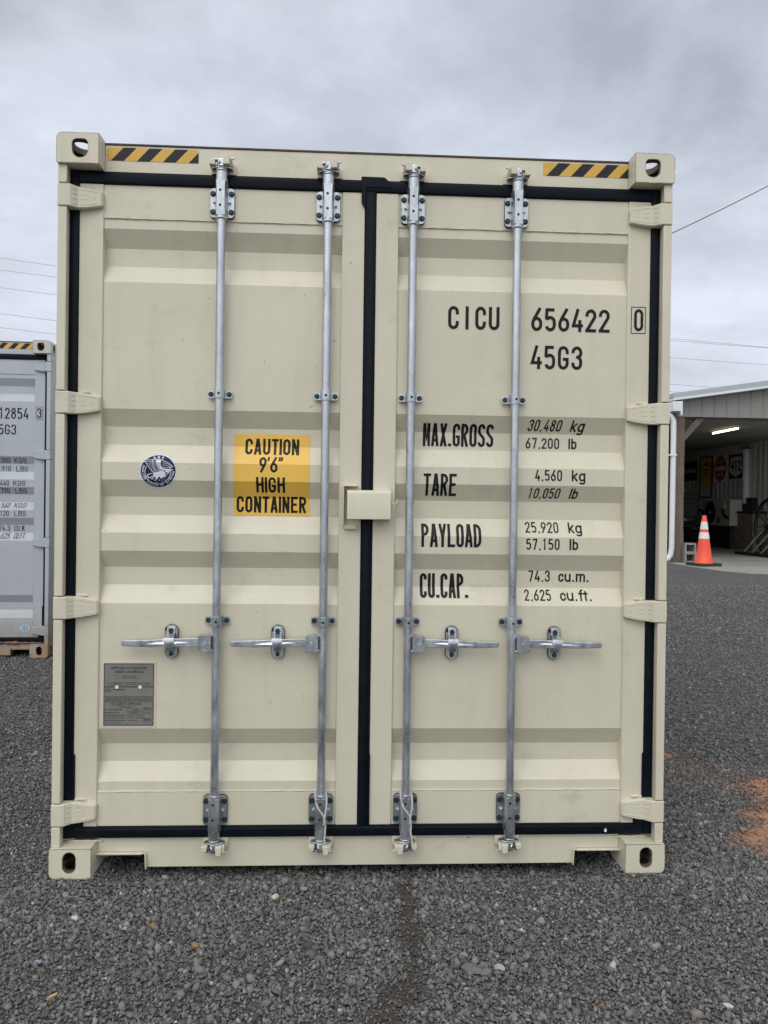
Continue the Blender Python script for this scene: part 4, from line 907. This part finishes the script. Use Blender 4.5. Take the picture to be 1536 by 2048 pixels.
# ceiling tube lamp
lt=empty('tube_light',(12.60,22.2,4.24),label='lit strip lamp under the dark ceiling of the open building',cat='lamp')
m_,t,b=newmat('lamp_glow'); b.inputs['Emission Color'].default_value=(1,.86,.55,1); b.inputs['Emission Strength'].default_value=6; b.inputs['Base Color'].default_value=(.9,.85,.7,1)
m=MB(); m.tube([(0,-.85,-.045),(0,.85,-.045)],.026,10); m.build('tube',m_,lt); m=MB(); m.box(-.05,.05,-.88,.88,-.012,.02); m.build('lamp_housing',M_wtrim,lt)
# signs on the inner wall; local frame: u along -y (reading left to right), w up
def sign(name,y_left,y_right,z0,z1,label,cat,build):
    e=empty(name,(WX-.04,(y_left+y_right)/2,z0),label=label,cat=cat)
    w=y_left-y_right; h=z1-z0
    def P(u,v,d): return (-d,w/2-u*w,v*h)
    build(e,P,w,h); return e
def poly(m,P,pts,d,mi): m.add([P(u,v,d) for u,v in pts],[tuple(range(len(pts)))],mi)
def slab_(e,P,w,h,mat,name='board',th=.03):
    m=MB(); m.add([P(u,v,d) for d in (0,th) for u,v in ((0,0),(1,0),(1,1),(0,1))],[(0,1,2,3),(4,5,6,7),(0,1,5,4),(1,2,6,5),(2,3,7,6),(3,0,4,7)]); return m.build(name,mat,e,smooth=0)
def stext(m,P,s,u0,u1,v0,v1,d,mi,off=.02,cv=None): text_box(m,s,u0,u1,v0,v1,mi,0,off,0,f3=lambda q:P(q[0],q[2]+(cv(q[0]) if cv else 0),d))
M_syel=simple('sign_yellow',(.85,.50,.04),.5); M_sred=simple('sign_red',(.45,.012,.04),.5); M_swhite=simple('sign_white',(.75,.75,.70),.5); M_sblk=simple('sign_black',(.012,.013,.02),.5); M_snavy=simple('sign_navy',(.015,.02,.045),.5)
def b_woods(e,P,w,h):
    slab_(e,P,w,h,M_snavy); m=MB(); stext(m,P,'WOODS',.10,.93,.40,.60,.034,0,.05); m.build('lettering',M_swhite,e,smooth=0,recalc=False)
sign('wall_sign',33.1,31.4,2.93,3.80,'dark sign with white letters WOODS, leftmost on the inner wall','sign',b_woods)
def b_yel(e,P,w,h):
    slab_(e,P,w,h,M_sblk,'frame',.05); m=MB(); poly(m,P,[(.07,.27),(.93,.27),(.93,.975),(.07,.975)],.053,0); poly(m,P,[(.07,.03),(.93,.03),(.93,.268),(.07,.268)],.053,1); m.build('panel',[M_syel,M_swhite],e,smooth=0,recalc=False)
    m=MB(); stext(m,P,'CAMEL',.12,.90,.745,.825,.056,0,.03,lambda u:.03-.22*(u-.5)**2); poly(m,P,[(.28,.672),(.74,.672),(.74,.70),(.28,.70)],.056,0)
    poly(m,P,[(.36,.52),(.40,.52),(.42,.56),(.56,.56),(.57,.52),(.61,.52),(.62,.59),(.60,.62),(.55,.605),(.50,.635),(.46,.605),(.42,.61),(.36,.645),(.31,.64),(.32,.625),(.36,.615),(.38,.575)],.056,0)
    m.build('lettering',simple('brown_print',(.08,.025,.012),.5),e,smooth=0,recalc=False)
sign('wall_sign',31.04,29.9,2.10,3.93,'tall yellow and white framed sign, second from the left on the inner wall','sign',b_yel)
def b_dne(e,P,w,h):
    slab_(e,P,w,h,M_swhite,th=.02); m=MB(); n=40; poly(m,P,[(.5+.47*math.cos(i*2*math.pi/n),.5+.47*math.sin(i*2*math.pi/n)) for i in range(n)],.023,0); m.build('red_disc',M_sred,e,smooth=0,recalc=False)
    m=MB(); poly(m,P,[(.10,.42),(.90,.42),(.90,.58),(.10,.58)],.026,0); stext(m,P,'DO NOT',.22,.78,.67,.80,.026,0,.01); stext(m,P,'ENTER',.24,.76,.20,.33,.026,0,.01); m.build('lettering',M_swhite,e,smooth=0,recalc=False)
sign('road_sign',29.78,28.66,2.76,3.93,'square white road sign with red disc reading DO NOT ENTER','road sign',b_dne)
def b_us(e,P,w,h):
    slab_(e,P,w,h,M_sblk,th=.02); m=MB()
    half=[(.5,.93),(.60,.90),(.70,.90),(.80,.95),(.93,.80),(.90,.66),(.95,.48),(.94,.30),(.84,.18),(.66,.13),(.5,.04)]
    poly(m,P,half+[(1-u,v) for u,v in half[-2:0:-1]],.023,0); m.build('shield',M_swhite,e,smooth=0,recalc=False)
    m=MB(); stext(m,P,'412',.13,.87,.30,.74,.026,0,.02); m.build('lettering',M_sblk,e,smooth=0,recalc=False)
sign('road_sign',28.45,27.34,2.87,3.86,'black square route sign with white shield reading 412','road sign',b_us)
# heat pump on the ledge
ac=empty('air_conditioner',(15.42,27.9,.93),label='cream outdoor air conditioner unit with round fan grille against the inner wall',cat='air conditioner')
M_ac=simple('ac_cream',(.42,.41,.36),.5,0,.05,3)
m=MB(); m.box(-.28,.22,-1.15,1.1,0,1.05); m.build('casing',M_ac,ac,bevel=.02)
m=MB(); 
for r_ in (.12,.2,.28,.36,.44): m.tube([(-.30,.50+r_*math.cos(a),.53+r_*math.sin(a)) for a in [i*math.pi/12 for i in range(25)]],.007,5)
m.tube([(-.295,.5,.53),(-.285,.5,.53)],.46,28); m.build('fan_grille',M_dark,ac,smooth=30)
m=MB(); m.tube([(-.305,.5,.53),(-.30,.5,.53)],.06,12); m.build('fan_hub',M_swhite,ac)
m=MB(); m.box(-.34,-.285,-.80,-.42,.68,.93); m.build('switch_box',M_ac,ac,bevel=.01); m=MB(); m.box(-.291,-.284,-.30,-.16,.10,.32); m.build('label_plate',M_dark,ac)
m=MB(); m.tube([(-.31,-.6,.68),(-.33,-.66,.52),(-.33,-.85,.38),(-.31,-1.1,.30)],.05,8); m.build('conduit',M_dark,ac,smooth=60)
m=MB(); m.box(-.25,.2,-1.0,-.9,-.03,-.002); m.box(-.25,.2,.8,.9,-.03,-.002); m.box(-.2,-.12,-1.0,.9,-.913,-.03) ; m.build('stand',M_dark,ac)
# wheels and wagon
def wheel(e,cx,cy_,cz,r,th,name='wheel',spokes=12,mat=None):
    m=MB(); n=32; rings=[]
    for k in range(n+1):
        a=2*math.pi*k/n; rings.append([(cx+dx,cy_+(r+dr)*math.cos(a),cz+(r+dr)*math.sin(a)) for dx,dr in ((-th,0),(th,0),(th,-.07),(-th,-.07))])
    m.loft(rings,caps=False)
    for k in range(spokes):
        a=2*math.pi*k/spokes; m.tube([(cx,cy_+.08*math.cos(a),cz+.08*math.sin(a)),(cx,cy_+(r-.06)*math.cos(a),cz+(r-.06)*math.sin(a))],.017,6)
    m.tube([(cx-.14,cy_,cz),(cx+.14,cy_,cz)],.11,12); return m.build(name,mat or M_dark,e,smooth=45)
wg=empty('old_wagon',(13.55,27.4,.012),label='old dark wooden wagon with spoked wheels behind the corner post',cat='wagon')
m=MB(); m.box(-1.0,.32,-.6,2.4,1.28,1.36); 
for i in range(4): m.box(-1.0,-.96,-.6,2.4,1.37+i*.21,1.56+i*.21); m.box(.28,.32,-.6,2.4,1.37+i*.21,1.56+i*.21); m.box(-.955,.275,-.6,-.56,1.37+i*.21,1.56+i*.21)
m.build('wagon_box',M_dwood,wg,bevel=.006)
m=MB(); m.box(-.8,.2,-.5,2.3,1.08,1.27); m.tube([(-1.0,-.35,.88),(.42,-.35,.88)],.05,8); m.tube([(-1.0,1.9,.88),(.42,1.9,.88)],.05,8); m.box(-.35,-.2,-1.6,.2,.78,.86); m.build('running_gear',M_dark,wg,bevel=.01)
for a,b_ in ((.48,-.35),(-1.06,-.35),(.48,1.9),(-1.06,1.9)): wheel(wg,a,b_,.80,.785,.03)
m=MB(); m.tube([(-.70,-.62,1.28),(-.45,-.68,1.18),(-.2,-.74,1.12)],.05,8); m.build('tongue_iron',simple('pale_iron',(.28,.25,.22),.6),wg)
gb=empty('green_can',(13.52,27.55,1.37+.83+.012),label='small dark green can on top of the old wagon',cat='can'); m=MB(); m.box(-.15,.17,-.15,.15,0,.22); m.build('body',simple('dark_green',(.03,.09,.05),.5),gb,bevel=.03); m=MB(); m.tube([(0,0,.22),(0,0,.28)],.05,10); m.build('cap',M_dark,gb)
im=empty('old_farm_implement',(14.0,22.3,.012),label='black spoked iron implement wheel with slanting grey bars at the right edge',cat='farm implement')
wheel(im,.0,-.5,.98,.97,.05,spokes=14); 
m=MB(); 
for i in range(3): m.tube([(-.25,.72-i*.55,.10),(-.05,-.05-i*.55,.82)],.035,6)
m.build('slanting_bar',simple('bar_grey',(.30,.30,.29),.5,.2),im); m=MB(); m.box(-.45,.15,-1.9,1.0,.0,.10); m.box(.10,.9,-.6,-.4,.9,1.05); m.build('base_beam',M_dark,im,bevel=.01)
# concrete block and traffic cone
cb=empty('concrete_block',(9.74,F+.06,.012),label='hollow concrete block standing on end beside the wooden post',cat='concrete block')
m=MB(); hw,hh,dp=.165,.56,.19
for a,b_,c_,d in ((-hw,-hw+.05,0,hh),(hw-.05,hw,0,hh),(-hw+.05,hw-.05,0,.05),(-hw+.05,hw-.05,hh/2-.04,hh/2+.04),(-hw+.05,hw-.05,hh-.05,hh)): m.box(a,b_,-dp,dp,c_,d)
m.box(-hw+.05,hw-.05,dp-.06,dp-.02,.05,.235); m.build('block',simple('block_grey',(.27,.26,.24),.9,0,.15,9,.4,.004),cb,bevel=.006)
cn=empty('traffic_cone',(9.62,17.34,.012),label='orange traffic cone with two white reflective bands and a black base',cat='traffic cone')
M_or=simple('cone_orange',(.86,.085,.035),.45,0,.04,3)
H=1.36; rad=lambda z: .228-(.228-.052)*(z-.03)/(H-.03)
m=MB(); m.lathe([(.25,.072),(rad(.08)+.014,.084),(rad(.10),.10),(rad(.5),.5),(rad(H-.02),H-.02),(.046,H),(.001,H)],0,0,28); m.build('cone_body',M_or,cn,smooth=50)
for a,b_ in ((.73,.905),(.985,1.19)):
    m=MB(); m.lathe([(rad(a)+.0005,a),(rad(a)+.004,a+.002),(rad(b_)+.004,b_-.002),(rad(b_)+.0005,b_)],0,0,28); m.build('reflective_band',simple('band_white',(.72,.72,.74),.4),cn,smooth=50)
m=MB(); m.prism(rrect(-.345,.345,-.345,.345,.08),0,.075,'z'); m.build('base',simple('cone_base',(.03,.022,.02),.7),cn,bevel=.012).rotation_euler[2]=.25

# ------------------------------------------------------------------ overhead lines
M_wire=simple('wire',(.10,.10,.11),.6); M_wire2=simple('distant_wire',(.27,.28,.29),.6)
lab=['uppermost','second','third','fourth','lowest']
for (z0,z1),l_ in zip(((21.05,15.92),(20.09,15.75),(18.69,14.33),(16.62,12.12),(15.50,11.50)),lab):
    m=MB(); sl=(z1-z0)/55; 
    m.tube([(x,60,z0+sl*(x+28)+.0009*(x+28)*(x-27)*.5) for x in np.linspace(-80,80,61)],.015,5); o=m.build('power_line',M_wire2); tag(o,f'{l_} of the five thin parallel overhead lines behind the containers','power line',group='parallel overhead lines')
m=MB(); m.tube([(x,12,7.009+(x-6.34)*.516+.012*(x-6.34)*(x-8.28)) for x in np.linspace(2.8,14,40)],.009,6); o=m.build('power_line',M_wire); tag(o,'single dark cable rising steeply to the right beside the beige container','power line')
